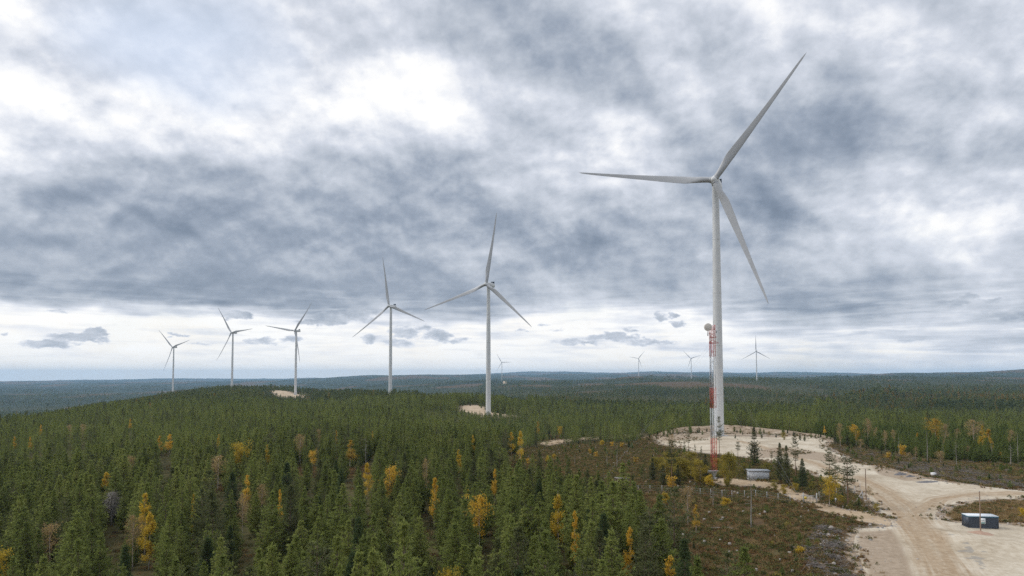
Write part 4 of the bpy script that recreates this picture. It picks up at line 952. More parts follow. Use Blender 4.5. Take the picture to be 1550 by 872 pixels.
def conifer(seed, H_, R_, lo, whorl, nb, up0, up1, k=6, tl=.34, tw=.07, step=.34, power=.8, gap=0.0, droop=0.0, spread=.45, side=True, irregular=.15):
    rng = np.random.default_rng(seed); tm, (zz, xx, yy) = trunk_mb(H_, .011 * H_ + .02, rng)
    P, Dn, Ls = [], [], []; br = MB(); z = lo * H_
    while z < H_ * .985:
        t = (z - lo * H_) / (H_ * (1 - lo)); rad = R_ * min(1, (t + .12) / .22) * min(1, (1 - t) * 1.45) ** power + .05
        if rng.random() < gap: z += whorl; continue
        n_ = rng.poisson(nb - 1) + 1; a0 = rng.uniform(0, 6.28); bx, by = np.interp(z, zz, xx), np.interp(z, zz, yy)
        for j in range(n_):
            a = a0 + j * 6.283 / n_ + rng.normal(0, .25); r_ = rad * rng.uniform(1 - 2.4 * irregular, 1 + irregular)
            up = R(up0 + (up1 - up0) * t + rng.normal(0, 7)); ns = max(2, int(r_ / step))
            s = (np.arange(ns) + rng.uniform(.3, .9, ns)) / ns; s = np.clip(s, .12, 1)
            dirv = np.array([math.cos(a) * math.cos(up), math.sin(a) * math.cos(up), math.sin(up)])
            curve = s[:, None] ** 2 * np.array([0, 0, r_ * .22]) * (1 if droop <= 0 else -.7)
            p = np.array([bx, by, z]) + dirv * r_ * s[:, None] + curve
            P.append(p); Dn.append(np.tile(dirv, (ns, 1))); Ls.append(tl * (1.1 - .35 * s) * (1 - .5 * t))
            if side:
                for sg in (-1, 1):
                    sd_ = np.array([-dirv[1], dirv[0], .15]) * sg; off = (r_ * .34 * (1 - s) + .16)[:, None] * rng.uniform(.5, 1.1, (ns, 1))
                    P.append(p + sd_ * off + rng.normal(0, .05, p.shape)); Dn.append(np.tile((dirv + sd_) * .7, (ns, 1))); Ls.append(tl * (1 - .5 * t) * np.ones(ns))
            if r_ > .7: br.tube([(bx, by, z), tuple(np.array([bx, by, z]) + dirv * r_ * .55), tuple(p[-1])], [.035, .022, .008], 3, False)
        z += whorl * rng.uniform(.75, 1.25)
    for f_ in (.93, .96, .985): P.append(np.array([[np.interp(H_ * f_, zz, xx), np.interp(H_ * f_, zz, yy), H_ * f_]])); Dn.append(np.array([[0, 0, 2.2]])); Ls.append(np.array([tl * .9]))
    V, T = tufts(np.concatenate(P), np.concatenate(Dn), np.concatenate(Ls), tw, k, spread, rng, droop)
    return tm, br, V, T
def broadleaf(seed, H_, Rx, lo, n, size, form='cone', clump=14, sparse=0.0, bend=0.0):
    rng = np.random.default_rng(seed); tm, (zz, xx, yy) = trunk_mb(H_, .008 * H_ + .02, rng, lean=.05)
    br = MB(); P = []; nl = int(clump * H_ / 9) + 8
    for j in range(nl):
        t = rng.uniform(0, 1) ** .9; z0 = H_ * (lo + (1 - lo) * t * .93)
        prof = {'cone': (1 - t) ** .7 * min(1, (t + .25) / .35), 'round': math.sqrt(max(0, 1 - (2 * t - .95) ** 2)) if t < .97 else .2, 'column': min(1, (t + .2) / .3) * (1 - t ** 3) * .8}[form]
        r_ = Rx * (prof * rng.uniform(.55, 1.1) + .06); a = rng.uniform(0, 6.28); up = R(rng.uniform(25, 60))
        b0 = np.array([np.interp(z0, zz, xx), np.interp(z0, zz, yy), z0]); tip = b0 + np.array([math.cos(a) * r_, math.sin(a) * r_, r_ * math.tan(up) * .55])
        mid = (b0 + tip) / 2 + (0, 0, .12 * r_); br.tube([tuple(b0 - (0, 0, .25 * r_)), tuple(mid), tuple(tip)], [.03, .018, .006], 3, False)
        for s_ in np.linspace(.35, 1.05, 4):
            c = b0 + (tip - b0) * s_
            m_ = int(n / nl / 4); P.append(c + rng.normal(0, 1, (m_, 3)) * (.10 + .16 * r_) * np.array([1, 1, 1.15]) - np.array([0, 0, 1]) * np.abs(rng.normal(0, .16 * (1 + bend), (m_, 1))))
            if sparse:
                for q_ in range(2):
                    e = c + rng.normal(0, .35, 3) + (0, 0, .3); br.tube([tuple(c), tuple(e)], [.01, .004], 3, False)
    P = np.concatenate(P); P = P[(P[:, 2] > lo * H_ * .7)]
    if sparse: P = P[rng.random(len(P)) > sparse]
    V, Q = leaves(P, size, rng)
    return tm, br, V, Q
def snag(seed, H_, n=14, L=1.3, bark='deadwood'):
    rng = np.random.default_rng(seed); tm, (zz, xx, yy) = trunk_mb(H_, .010 * H_ + .05, rng, lean=.03, top=1.0); br = MB()
    for j in range(n):
        z = H_ * rng.uniform(.3, .97); a = rng.uniform(0, 6.28); l = L * rng.uniform(.4, 1.2) * (1.15 - z / H_ * .6); b = np.array([np.interp(z, zz, xx), np.interp(z, zz, yy), z])
        e = b + np.array([math.cos(a), math.sin(a), rng.uniform(-.25, .45)]) * l; mid = (b + e) / 2 + rng.normal(0, .08, 3)
        br.tube([tuple(b), tuple(mid), tuple(e)], [.03, .02, .008], 4, False)
        for q_ in range(2): s_ = rng.uniform(.4, .95); c = b + (e - b) * s_; br.tube([tuple(c), tuple(c + rng.normal(0, .3, 3) * l * .6)], [.012, .004], 3, False)
    return tm, br
def spreading_dead(seed, H_):
    rng = np.random.default_rng(seed); tm, (zz, xx, yy) = trunk_mb(H_, .2, rng); br = MB()
    for j in range(150):
        z = H_ * rng.uniform(.25, .98); t = z / H_; a = rng.uniform(0, 6.28); l = 4.2 * math.sqrt(max(.02, 1 - t ** 2)) * rng.uniform(.5, 1.05); b = np.array([0, 0, z * .9])
        e = b + np.array([math.cos(a) * l, math.sin(a) * l, l * rng.uniform(-.1, .35)])
        br.tube([tuple(b), tuple((b + e) / 2 + (0, 0, .2 * l)), tuple(e)], [.05, .03, .01], 3, False)
        for q_ in range(10): s_ = rng.uniform(.35, 1); c = b + (e - b) * s_; br.tube([tuple(c), tuple(c + rng.normal(0, .5, 3))], [.014, .004], 3, False)
    return tm, br

KIND = {}                                               # name -> list of (trunk mesh, crown mesh, height)
def reg(kind, variants): KIND[kind] = variants
def crown_mesh(br, V, faces, leafmat, twigmat, quad=False, name='crown'):
    bV = np.concatenate(br.V) if br.V else np.zeros((0, 3)); bQ = np.concatenate(br.Q) if br.Q else np.zeros((0, 4), int); bT = np.concatenate(br.T) if br.T else np.zeros((0, 3), int)
    nb = len(bV); Vv = np.concatenate([bV, V]); F_ = faces + nb
    if quad: Qs, Ts = np.concatenate([bQ, F_]), bT; mi = np.concatenate([np.ones(len(bQ)), np.zeros(len(F_)), np.ones(len(bT))])
    else: Qs, Ts = bQ, (np.concatenate([bT, F_]) if len(bT) else F_); mi = np.concatenate([np.ones(len(bQ)), np.ones(len(bT)), np.zeros(len(F_))])
    return mesh(name, Vv, Qs if len(Qs) else None, Ts if len(Ts) else None, [leafmat, twigmat], mi=mi)
def con(kind, seeds, mat, bark='bark', **kw):
    out = []
    for s_ in seeds:
        k = dict(kw); tm, br, V, T = conifer(s_, k.pop('H_'), k.pop('R_'), k.pop('lo'), k.pop('whorl'), k.pop('nb'), k.pop('up0'), k.pop('up1'), **k)
        out.append((tm.data('trunk', M[bark], True), crown_mesh(br, V, T, M[mat], M['twig']), kw['H_']))
    reg(kind, out)
def bro(kind, seeds, mat, bark='birchbark', twig='twig', **kw):
    out = []
    for s_ in seeds:
        tm, br, V, Q = broadleaf(s_, **kw)
        out.append((tm.data('trunk', M[bark], True), crown_mesh(br, V, Q, M[mat], M[twig], True), kw['H_']))
    reg(kind, out)
con('pine', [1, 2, 3, 4], 'pine', H_=10.5, R_=2.45, lo=.06, whorl=.42, nb=6, up0=18, up1=52, k=5, tl=.42, tw=.125, step=.36, power=.95)
KIND['pine'] += []
con('pine_slim', [11, 12], 'pine', H_=11.5, R_=1.95, lo=.10, whorl=.42, nb=5, up0=15, up1=50, k=5, tl=.38, tw=.12, step=.36, power=.8, irregular=.2)
con('pine_open', [21, 22], 'oldpine', H_=11, R_=2.3, lo=.22, whorl=.55, nb=5, up0=8, up1=40, k=5, tl=.40, tw=.12, step=.38, power=.6, gap=.15, irregular=.28)
con('oldpine', [31, 32, 33, 34], 'oldpine', 'redbark', H_=12, R_=1.75, lo=.40, whorl=.42, nb=4, up0=-2, up1=38, k=9, tl=.32, tw=.07, step=.30, power=.5, gap=.22, irregular=.3)
con('bushpine', [41, 42], 'oldpine', 'bark', H_=11, R_=1.9, lo=.08, whorl=.34, nb=5, up0=8, up1=45, k=8, tl=.34, tw=.08, step=.32, power=.65, gap=.06, irregular=.25)
con('spruce', [51, 52], 'spruce', 'bark', H_=9, R_=1.45, lo=.04, whorl=.26, nb=7, up0=-12, up1=35, k=6, tl=.32, tw=.085, step=.3, power=.9, droop=.25)
con('seedling', [61, 62], 'pine_young', 'bark', H_=3.0, R_=.85, lo=.05, whorl=.26, nb=5, up0=25, up1=60, k=6, tl=.26, tw=.07, step=.25, power=.8)
bro('yellowcone', [71, 72, 73], 'yellow', H_=12, Rx=1.7, lo=.18, n=2600, size=.13, form='cone')
bro('orangecone', [74, 75], 'orange', H_=11, Rx=1.6, lo=.2, n=2000, size=.13, form='cone')
bro('yellowround', [76, 77], 'yellow', H_=8, Rx=2.1, lo=.25, n=2400, size=.13, form='round')
bro('goldround', [78, 79], 'gold', H_=9, Rx=2.5, lo=.08, n=4800, size=.14, form='round')
bro('orangeround', [80, 81], 'orange', H_=8, Rx=1.9, lo=.35, n=1500, size=.13, form='round')
bro('palethin', [82, 83, 84], 'pale', twig='pinktwig', H_=10, Rx=1.9, lo=.3, n=1900, size=.10, form='round', sparse=.35, clump=26)
bro('yellowbush', [85, 86], 'yellow', H_=2.2, Rx=1.0, lo=.05, n=900, size=.12, form='round')
bro('orangebush', [87], 'orange', H_=2.2, Rx=.8, lo=.1, n=600, size=.12, form='round')
for kind, seeds, h, n_, L_ in (('snag', [91, 92, 93], 8, 16, 1.4), ('stump', [94, 95, 96], 6, 3, .5)):
    reg(kind, [(a.data('trunk', M['deadwood'], True), b.data('branches', M['deadwood'], False), h) for a, b in (snag(s_, h, n_, L_) for s_ in seeds)])
a_, b_ = spreading_dead(97, 9); reg('spreading', [(a_.data('trunk', M['deadwood'], True), b_.data('branches', M['deadwood']), 9)])

NAMES = {'pine': ('pine_tree', 'pine tree'), 'pine_slim': ('pine_tree', 'pine tree'), 'pine_open': ('pine_tree', 'pine tree'), 'oldpine': ('pine_tree', 'pine tree'), 'bushpine': ('pine_tree', 'pine tree'),
         'spruce': ('spruce_tree', 'spruce tree'), 'seedling': ('pine_sapling', 'sapling'), 'snag': ('dead_tree', 'dead tree'), 'stump': ('dead_tree', 'dead tree'), 'spreading': ('dead_tree', 'dead tree'),
         'yellowbush': ('birch_bush', 'bush'), 'orangebush': ('birch_bush', 'bush')}
PLACED = []
def tree(kind, p, H_, label, group=None, wid=1.0, var=None, rot=None):
    vs = KIND[kind]; tr_, cr_, h0 = vs[random.randrange(len(vs)) if var is None else var % len(vs)]; s_ = H_ / h0
    nm, cat = NAMES.get(kind, ('birch_tree', 'birch tree'))
    t = thing(nm, g3(p, -.1), random.uniform(0, 6.28) if rot is None else rot, label, cat, group, (s_ * wid, s_ * wid, s_))
    put('trunk', tr_, t); put(cr_.name.split('.')[0], cr_, t)
    PLACED.append((p[0], p[1], H_ * .16 + .4)); return t
def by_base(kind, px, py, top, label, **kw):
    p = hit(px, py); H_ = (py - top) * p[1] / F; return tree(kind, p, H_, label, **kw)
FRONT = []
def by_top(kind, px, top, H_, label, vis=.42, **kw):
    d0 = ray(px, top); h = math.hypot(d0[0], d0[1]); t = DS / h
    z = CAM_Z + d0[2] * t - zat(d0[0] * t, d0[1] * t) - H_; k = int(np.argmax(z < 0)); k = k if k else len(DS) // 2
    dd = DS[k]; FRONT.append((px, dd, top + vis * H_ / dd * F, (1.6 if kind == 'spreading' else 1.0) * kw.get('wid', 1) * 1.3 / dd * F))
    return tree(kind, np.array([d0[0] * t[k], d0[1] * t[k]]), H_, label, **kw)

# trees standing in the open, one by one
MORE = [('palethin',1272,678,640,'slim faded birch left of the orange one at the start of the right forest edge',.6), ('palethin',1327,678,646,'small faded birch between the tall bare birch and the first white dead trunk',.7),
 ('palethin',1340,684,650,'slim faded birch directly right of the first white dead trunk',.6), ('orangecone',1389,682,654,'small golden birch left of the tall grey dead trunk',.8), ('palethin',1432,688,641,'slender pale birch right of the tall orange birch',.6),
 ('palethin',1449,684,648,'small pale birch left of the widest pale birch',.8), ('yellowcone',1487,690,642,'slim golden birch touching the right side of the widest pale birch',.8), ('palethin',1532,690,650,'pale thin birch beside the last grey trunk at the right edge',.7),
 ('yellowcone',1405,676,660,'tiny golden birch behind the tall grey dead trunk',1.0), ('stump',1463,692,662,'thin grey dead trunk below the widest pale birch',.6), ('stump',1428,696,668,'short thin grey trunk right of the tall orange birch',.7), ('palethin',1376,700,684,'low pale bush birch near the stony strip',1.6),
 ('palethin',1303,684,664,'low faded birch bush at the left end of the brown strip',1.2), ('orangebush',1345,694,685,'tiny orange bush at the edge of the brown strip, left part',1.3), ('snag',1502,700,668,'grey branched dead tree under the yellow-orange birch',.8),
 ('bushpine',1283,676,655,'green pine at the left end of the right forest edge',1.1), ('bushpine',1264,672,652,'green pine right of the spoil bank end',1.1)]
for a in [
 ('oldpine',1089,693,631,'tall slim pine standing directly right of the red lattice mast',.75), ('bushpine',1142,706,647,'dark bushy pine on the brown bank directly behind the white hut',1.0),
 ('oldpine',1117,692,665,'small dark pine between the yellow birch and the bushy pine behind the hut',1.2), ('bushpine',1181,730,671,'dark pine just right of the white hut, leftmost of that clump',.9),
 ('bushpine',1191,735,675,'second dark pine right of the white hut, in the middle of the clump',.9), ('oldpine',1204,724,655,'tallest thin pine of the clump between the white hut and the gate',.8),
 ('spruce',1215,738,694,'narrow dark spruce behind the left gate post',1.15), ('oldpine',1256,760,679,'leftmost of the three tall pines between the gate and the road',1.1),
 ('oldpine',1265,748,690,'middle one of the three tall pines between the gate and the road',1.0), ('oldpine',1283.5,768,681,'rightmost of the three tall pines, nearest to the road bend',1.25),
 ('oldpine',1017,737,656,'tall pine with long bare orange trunk left of the mast',.8), ('oldpine',1042,684,648,'thin pine at the left edge of the pale crane pad',.9),
 ('oldpine',1062,727,676,'thin pine with bare trunk among golden bushes just left of the mast',.5), ('oldpine',974,745,703,'dark thin pine at the near edge of the brown clearing behind the fence',.9),
 ('goldround',1104,737,682,'big golden birch right of the mast foot',.75), ('goldround',1098,735,688,'lower golden birch crowding the right side of the mast foot',.6),
 ('yellowbush',1074,736,720,'round yellow bush left of the mast foot',1.1), ('orangebush',1018,739,721,'small orange bush at the foot of the tall bare pine left of the mast',1.2),
 ('yellowbush',1006,764,747,'bright yellow bush at the end of the dark pines left of the wire fence',.8), ('yellowbush',1097,766,754,'yellow bush in the brown heath before the wire fence',1.3),
 ('yellowround',1256,767,720,'yellow birch below the tall pines just right of the gate',1.0), ('palethin',1316,759,735,'small pale birch beside the bare brown pole',.9),
 ('orangecone',1054,808,762,'orange birch on the heath at the right edge of the dark pine forest',1.0), ('palethin',1041,796,735,'bare pinkish birch left of the orange birch on the heath',.9),
 ('snag',1137,799,722,'grey dead tree with broken branches in the middle of the brown heath',.9), ('snag',1079.5,767,735,'short grey dead trunk with a few top branches before the fence',1.0),
 ('orangecone',814,662,637,'orange birch beside the sandy strip left of the brown clearing',1.1), ('yellowround',848,663,645,'yellow birch on the far side of the sandy road strip',.8),
 ('yellowcone',787,709,650,'pale yellow birch with bare white trunk at the left corner of the clearing',.9),
 ('palethin',1017,700,655,'thin pale birch on the left side of the crane pad',.6),
 ('orangeround',1296,676,642,'pale orange birch at the left end of the right forest edge',1.0), ('palethin',1314,676,632,'tall pale nearly bare birch near the left end of the right forest edge',.8),
 ('orangecone',1248,660,644,'small orange birch behind the right end of the crane pad',1.0), ('palethin',1354,680,650,'faded orange birch in the young pines, left of a white dead trunk',.9),
 ('orangeround',1417,682,632,'tall orange birch with clear white trunk in the right young pines',.95), ('palethin',1475,682,634,'widest pale orange birch in the right young pines',1.5),
 ('orangecone',1497,693,648,'yellow-orange birch just right of the widest pale birch',1.3), ('yellowcone',1521,674,657,'small yellow birch near the right picture edge among young pines',1.0),
 ('yellowcone',1513,672,655,'tiny yellow birch left of another near the right picture edge',1.0),
 ('stump',1335,682,655,'white dead trunk standing in young pines right of the pale birches',.9), ('stump',1404,698,652,'tall grey dead trunk left of the tall orange birch',.8),
 ('stump',1361,692,655,'thin grey dead trunk beside the faded orange birch',.6), ('stump',1376,676,653,'short grey dead trunk farther back between two orange birches',.8),
 ('stump',1541,700,655,'tall grey dead trunk at the right picture edge',.8), ('snag',1448,706,667,'grey dead tree with branches on the brown strip of the right forest',.7),
 ('orangebush',1367,690,674,'slim orange bush at the foot of the right forest',.9), ('palethin',1386,697,676,'small pale bush birch left of the tall grey trunk',1.0),
 ('yellowbush',1412,689,678,'low bright yellow bush under the tall orange birch',1.6), ('palethin',1464,695,674,'pale leafless bush birch under the widest pale birch',1.6),
 ('orangebush',1515,694,684,'small orange bush right of the yellow-orange birch',1.2), ('palethin',1424,702,682,'faded bush on the brown strip right of the low yellow bush',1.8),
 ('snag',1530,705,672,'twisted grey dead tree near the right picture edge',1.2), ('spruce',1456,690,676,'small dark spruce at the brown strip between dead trunks',1.0),
 ('stump',870,703,688,'short white dead stub on the brown clearing, leftmost of four',1.2), ('stump',877,704,690,'thin grey stub beside the leftmost white stub of the clearing',.6),
 ('stump',919,705,677,'thin grey dead trunk in the middle of the brown clearing',.8), ('stump',934,708,672,'tallest pale dead trunk on the brown clearing',.9),
 ('spruce',952,678,664,'small dark spruce on the far half of the brown clearing',1.1), ('oldpine',1036,685,667,'second thin pine at the left edge of the crane pad',.9),
 ('oldpine',1052,690,672,'short dark pine before the crane pad edge',.9),
 ('yellowbush',829,700,690,'tiny yellow bush at the forest side of the brown clearing',1.0), ('orangebush',893,687,680,'tiny orange bush on the far part of the clearing, left one',1.2),
 ('yellowbush',911,674,667,'tiny yellow bush at the far edge of the clearing, below the sandy strip',1.2), ('orangebush',926,676,669,'tiny orange bush right of the tiny yellow one at the far edge',1.2),
 ('orangebush',942,677,670,'tiny orange bush near the top of the tallest clearing trunk',1.3), ('orangebush',963,701,692,'small orange bush right of the tallest clearing trunk',1.2),
 ('orangebush',799,702,694,'tiny orange bush below the pale yellow birch with white trunk',1.2), ('yellowbush',839,695,688,'tiny yellowish bush right of another at the clearing edge',1.0),
 ('orangebush',902,692,684,'tiny orange bush between two grey trunks of the clearing',1.0), ('yellowbush',1212,838,828,'small yellow bush beside the stony strip on the heath',1.6),
 ('yellowbush',1548,783,770,'yellow bush behind the container at the right picture edge',1.0),
 ('oldpine',1168,700,683,'small pine left of the dark clump on the pale pad edge',1.2), ('bushpine',1113,664,657,'little dark pine on the pad before the spoil bank, leftmost of a row',1.3),
 ('bushpine',1153,664,654,'little pine on the spoil bank right of the tallest turbine',1.3), ('goldround',1186,666,653,'small golden bush on the spoil bank behind the pad',1.0),
 ('bushpine',1211,667,655,'little green pine near the right end of the spoil bank',1.2), ('bushpine',1218,668,657,'little green pine at the right end of the spoil bank row',1.3), ('palethin',1163,664,653,'small bare bush on the spoil bank behind the pad',1.5),
 ] + MORE:
    by_base(a[0], a[1], a[2], a[3], a[4], wid=a[5])
# autumn trees rising out of the dark forest: only their tops are seen
for a in [
 ('yellowcone',222,742,13.5,'tallest bright yellow birch in the lower left forest',1.0), ('yellowcone',228,770,11.5,'second bright yellow birch merging with the tallest one in the lower left',1.0),('palethin',203,776,11,'bare pinkish birch left of the tallest yellow birch',.9),
 ('yellowcone',160,712,11.5,'bright yellow birch above the grey dead tree on the left',1.25), ('spreading',170,739,9.5,'grey leafless spreading tree below the yellow birch on the left',1.05),
 ('palethin',76,790,11,'faded yellow birch in the lower left corner forest',1.0), ('yellowround',0,830,10,'yellow birch cut by the left picture edge at the bottom',.8),
 ('orangecone',257,656,11,'bright orange birch in the left middle forest',1.5), ('orangecone',242,658,10.5,'orange birch just left of the bright orange one',1.2),
 ('yellowround',361,669,12.5,'pale yellow birch with visible trunk in the left middle forest',1.05), ('palethin',331,687,12,'pale orange half bare birch left of the pale yellow birch',1.4),
 ('palethin',198,689,12,'thin pale birch with orange top in the left forest',.7), ('orangecone',375,716,11.5,'slim orange birch between the left forest and centre',.8), ('palethin',368,744,10.5,'pale slender birch below the slim orange one',.8),
 ('yellowcone',294,744,10.5,'small yellow-topped birch right of the tallest yellow birch',.5), ('palethin',397,730,10,'bare pinkish birch at the middle left of the forest',.8),
 ('palethin',455,655,13,'tall faded birch at the back of the small heath gap',1.0), ('orangecone',530,664,11.5,'bright orange birch at the small heath gap in the centre left',1.5), ('orangeround',473,682,8,'low orange birch beside the tall faded birch',.9),
 ('yellowcone',405,671,11,'slim yellow birch left of the tall faded birch',.8), ('yellowcone',556,694,12,'slender yellow birch right of the heath gap',.8), ('orangeround',589,704,12,'orange round birch in the centre forest',.85),
 ('orangecone',658,719,12,'slender orange birch in the centre forest right of the round one',.85), ('orangeround',726,745,11.5,'faded orange birch in the centre right forest',.8), ('yellowcone',695,678,10,'small bright orange-yellow birch top in the middle distance',1.0),
 ('orangecone',424,738,11,'slim orange topped birch in the lower centre left',.5), ('snag',554,662,11,'grey dead tree behind the heath gap',.9), ('palethin',646,692,11.5,'faded slender birch in the centre forest',.6),
 ('orangecone',749,707,10,'tiny orange birch top near the clearing',.7), ('yellowround',682,858,9.5,'yellow birch top at the bottom edge centre',.6), ('yellowcone',845,739,12,'bright yellow birch in the right part of the dark forest',.95),
 ('orangecone',870,769,11.5,'slim orange birch right below the bright yellow birch',.6), ('orangecone',953,793,11,'orange birch in the pines near the lower right of the forest',.7), ('orangecone',1014,836,10.5,'orange birch near the bottom edge at the forest corner',.9),
 ('yellowcone',716,657,9.5,'tiny yellow birch near the second turbine pad, left one',.9), ('orangecone',22,660,10,'tiny orange birch far in the left forest, leftmost of four',.9), ('orangecone',46,660,10,'tiny orange birch far in the left forest, second of four',.8),
 ('orangecone',62,642,10,'tiny orange birch far in the left forest, third of four',1.0), ('palethin',105,642,10,'pale birch in the thin strip of the far left forest',1.2), ('palethin',126,641,10,'second pale birch in the thin strip of the far left forest',1.0),
 ('orangecone',197,633,10,'tiny orange birch on the left hill slope',.9), ('orangecone',227,609,10,'tiny orange birch high on the left hill slope',1.0), ('yellowcone',331,656,10,'tiny yellow birch in the middle left forest',.8),
 ('orangecone',509,650,10,'orange birch top before the heath gap',.7), ('yellowcone',564,651,10,'tiny yellow birch behind the grey dead tree',.6), ('palethin',482,649,10,'pale bare birch behind the heath gap',.8),
 ('yellowcone',774,652,11,'yellow-green birch left of the pale yellow birch with white trunk',1.2), ('goldround',990,690,6,'olive golden bush at the far right of the brown clearing',1.0),
 ]:
    by_top(a[0], a[1], a[2], a[3], a[4], wid=a[5])
# dense golden and dark shrubs left of the mast
for k, (px, py, top, kd, lab) in enumerate([(1000,715,690,'goldround','olive gold tree left of the mast, leftmost of the bushy group'),(1014,722,684,'goldround','olive gold tree before the tall bare pine'),(1030,728,690,'goldround','golden tree in the middle of the bushy group left of the mast'),
   (1046,726,684,'goldround','golden tree behind the thin pine trunk left of the mast'),(1060,732,696,'goldround','golden bush nearest the mast on its left'),(1068,724,688,'bushpine','dark bushy pine behind the mast foot'),(1026,735,704,'bushpine','short dark pine in the golden thicket left of the mast'),
   (1004,735,704,'bushpine','dark pine at the left end of the golden thicket'),(988,728,694,'bushpine','dark pine left of the golden thicket by the clearing'),(1084,712,692,'goldround','small golden bush behind the lattice mast'),
   (1126,716,700,'goldround','brownish gold bush left of the white hut'),(1160,714,700,'goldround','low gold bush right behind the white hut'),(1172,742,726,'goldround','low golden shrub right of the white hut by the track'),
   (1186,748,733,'goldround','golden shrub at the foot of the dark pine clump'),(1203,744,730,'goldround','golden shrub before the narrow dark spruce'),(1230,742,728,'goldround','low golden shrub behind the gate'),(1272,762,748,'goldround','low olive shrub between the tall pines'),
   (1300,768,757,'bushpine','low green shrub pine beside the road bend'),(1326,774,762,'goldround','low olive shrub at the road bend corner')]):
    by_base(kd, px, py, top, lab, wid=1.35)

# ------------------------------------------------------------------ the pine forest
def occupied(x, y):
    m = np.zeros(len(x), bool)
    for p, mg_ in ((P_ROAD, 2.5), (P_TRACK, 1.2), (P_SPUR, 3.0), (P_PAD2, 4.0), (P_PAD4, 10.0)):
        m |= pip(x, y, p) | (pdist(x, y, p) < mg_)
    m |= pip(x, y, P_BANKZ)
    return m
AZL, AZH = math.atan2(-775 - 70, F), math.atan2(775 + 70, F)
def scatter(d0, d1, dens0, expo, rng):
    """points with density dens0*(d0/d)^expo per square metre"""
    g = np.geomspace(d0, d1, 400); lam = dens0 * (d0 / g) ** expo; cum = np.concatenate([[0], np.cumsum((lam[1:] * g[1:] + lam[:-1] * g[:-1]) / 2 * np.diff(g))])
    n = int(cum[-1] * (AZH - AZL)); d = np.interp(rng.uniform(0, cum[-1], n), cum, g); a = rng.uniform(AZL, AZH, n)
    return np.sin(a) * d, np.cos(a) * d
def thin(x, y, r):
    """drop points closer together than about r"""
    key = np.floor(np.stack([x, y], 1) / r).astype(int); _, i = np.unique(key, axis=0, return_index=True); return np.sort(i)
rng = np.random.default_rng(21)
xa, ya = scatter(62, 720, .13, 0, rng); k = thin(xa, ya, 3.2); xa, ya = xa[k], ya[k]
xb, yb = scatter(720, 8500, .085, 2.0, rng)
x, y = np.concatenate([xa, xb]), np.concatenate([ya, yb])
m = ~occupied(x, y); x, y = x[m], y[m]; d = np.hypot(x, y)
inH = pip(x, y, P_HEATH); inS = pip(x, y, P_STRIP); inB = pip(x, y, P_BACK); inE = pip(x, y, P_EARTH)
inI = pip(x, y, P_ISL)
P_YARD = ground([(1060,735),(1080,700),(1120,690),(1180,700),(1262,731),(1330,770),(1340,785),(1250,765),(1180,735),(1100,725)]); inY = pip(x, y, P_YARD)
px, py = project(np.stack([x, y, zat(x, y)], 1))
gapn = fbm(x / 38, y / 38 + 4, 3)
P_GAP = [ground(g_) for g_ in ([(212,736),(235,729),(325,731),(352,741),(320,748),(240,746)], [(420,712),(480,706),(560,706),(600,716),(560,724),(440,724)], [(60,662),(105,648),(160,650),(170,658),(120,668)])]
g_ = np.zeros(len(x), bool)
for p in P_GAP: g_ |= pip(x, y, p)
g_ &= rng.random(len(x)) < .4; inB0 = inB & (rng.random(len(x)) < .6)
keep = ~(inH | inS | inB0 | inE | inI | inY | g_) & ~((gapn > .52) & (rng.random(len(x)) < .75))
# nothing may stand in front of the cleared ground or right behind the container
keep &= ~((px > 1132) & (d < 120)) & ~((px > 1040) & (d > 81) & (d < 120)); keep &= ~((px > 1262) & (d < 262))
# open woodland strip in front of the near pad, cleared ground before the second one
keep &= ~((px > 985) & (px < 1262) & (d < 395) & (d > 150) & (px + (d - 150) * .3 > 1010))
x, y, d, px, py, inB_ = x[keep], y[keep], d[keep], px[keep], py[keep], inB[keep]
sc = rng.normal(1.0, .16, len(x)).clip(.6, 1.42) * (1 + .22 * fbm(x / 60, y / 60, 2))
sc = sc * np.where(rng.random(len(x)) < .2, rng.uniform(.55, .8, len(x)), 1.0) * np.interp(d, [120, 400], [1.04, .94])
young = (px > 1235) & (d < 520); sc = np.where(young, sc * np.interp(d, [250, 520], [.52, .72]), sc)
P_OLD = ground([(1235,640),(1275,632),(1330,622),(1352,612),(1360,602),(1300,604),(1240,616)]); old = pip(x, y, P_OLD); sc = np.where(old, sc * 1.55, sc)
far_patch = fbm(x / 300, y / 500 + 7, 3); sc = np.where(d > 800, sc * (1 + .35 * far_patch), sc)
plain = ((px > 800) & (d > 800)) | (d > 2500)
stand = fbm(x / 420 + 11, y / 800, 2); sc = np.where(plain & (stand > .18), sc * .55, sc); sc = np.where(plain & (stand < -.28), sc * 1.35, sc)
near2 = (px > 640) & (px < 800) & (d > 440) & (d < 700); sc = np.where(near2, sc * .62, sc); sc = np.where(inB_, sc * rng.uniform(.35, 1.0, len(x)), sc)
gsm = np.zeros(len(x), bool)
for p in P_GAP: gsm |= pip(x, y, p)
sc = np.where(gsm, sc * rng.uniform(.35, .8, len(x)), sc)
hill = (d > 330) & (px < 800); sc = np.where(hill, (sc * np.exp(rng.normal(0, .08, len(x))) * (1 + .35 * fbm(x / 90 + 3, y / 130, 3))).clip(.5, 1.28), sc)
sc = np.where((px > 400) & (px < 475) & (d > 900) & (d < 1450), np.minimum(sc, .62), sc)
thinned = (d > 330) & (rng.random(len(x)) > np.interp(d, [330, 700], [1.0, .72]) * np.where(hill & (fbm(x / 45, y / 70 + 30, 3) > .34), .35, 1.0))
x, y, d, px, py, sc, young, old, far_patch, plain = [v[~thinned] for v in (x, y, d, px, py, sc, young, old, far_patch, plain)]
cut = plain & (fbm(x / 380 + 70, y / 650 + 5, 2) > .28) & (rng.random(len(x)) < .93)
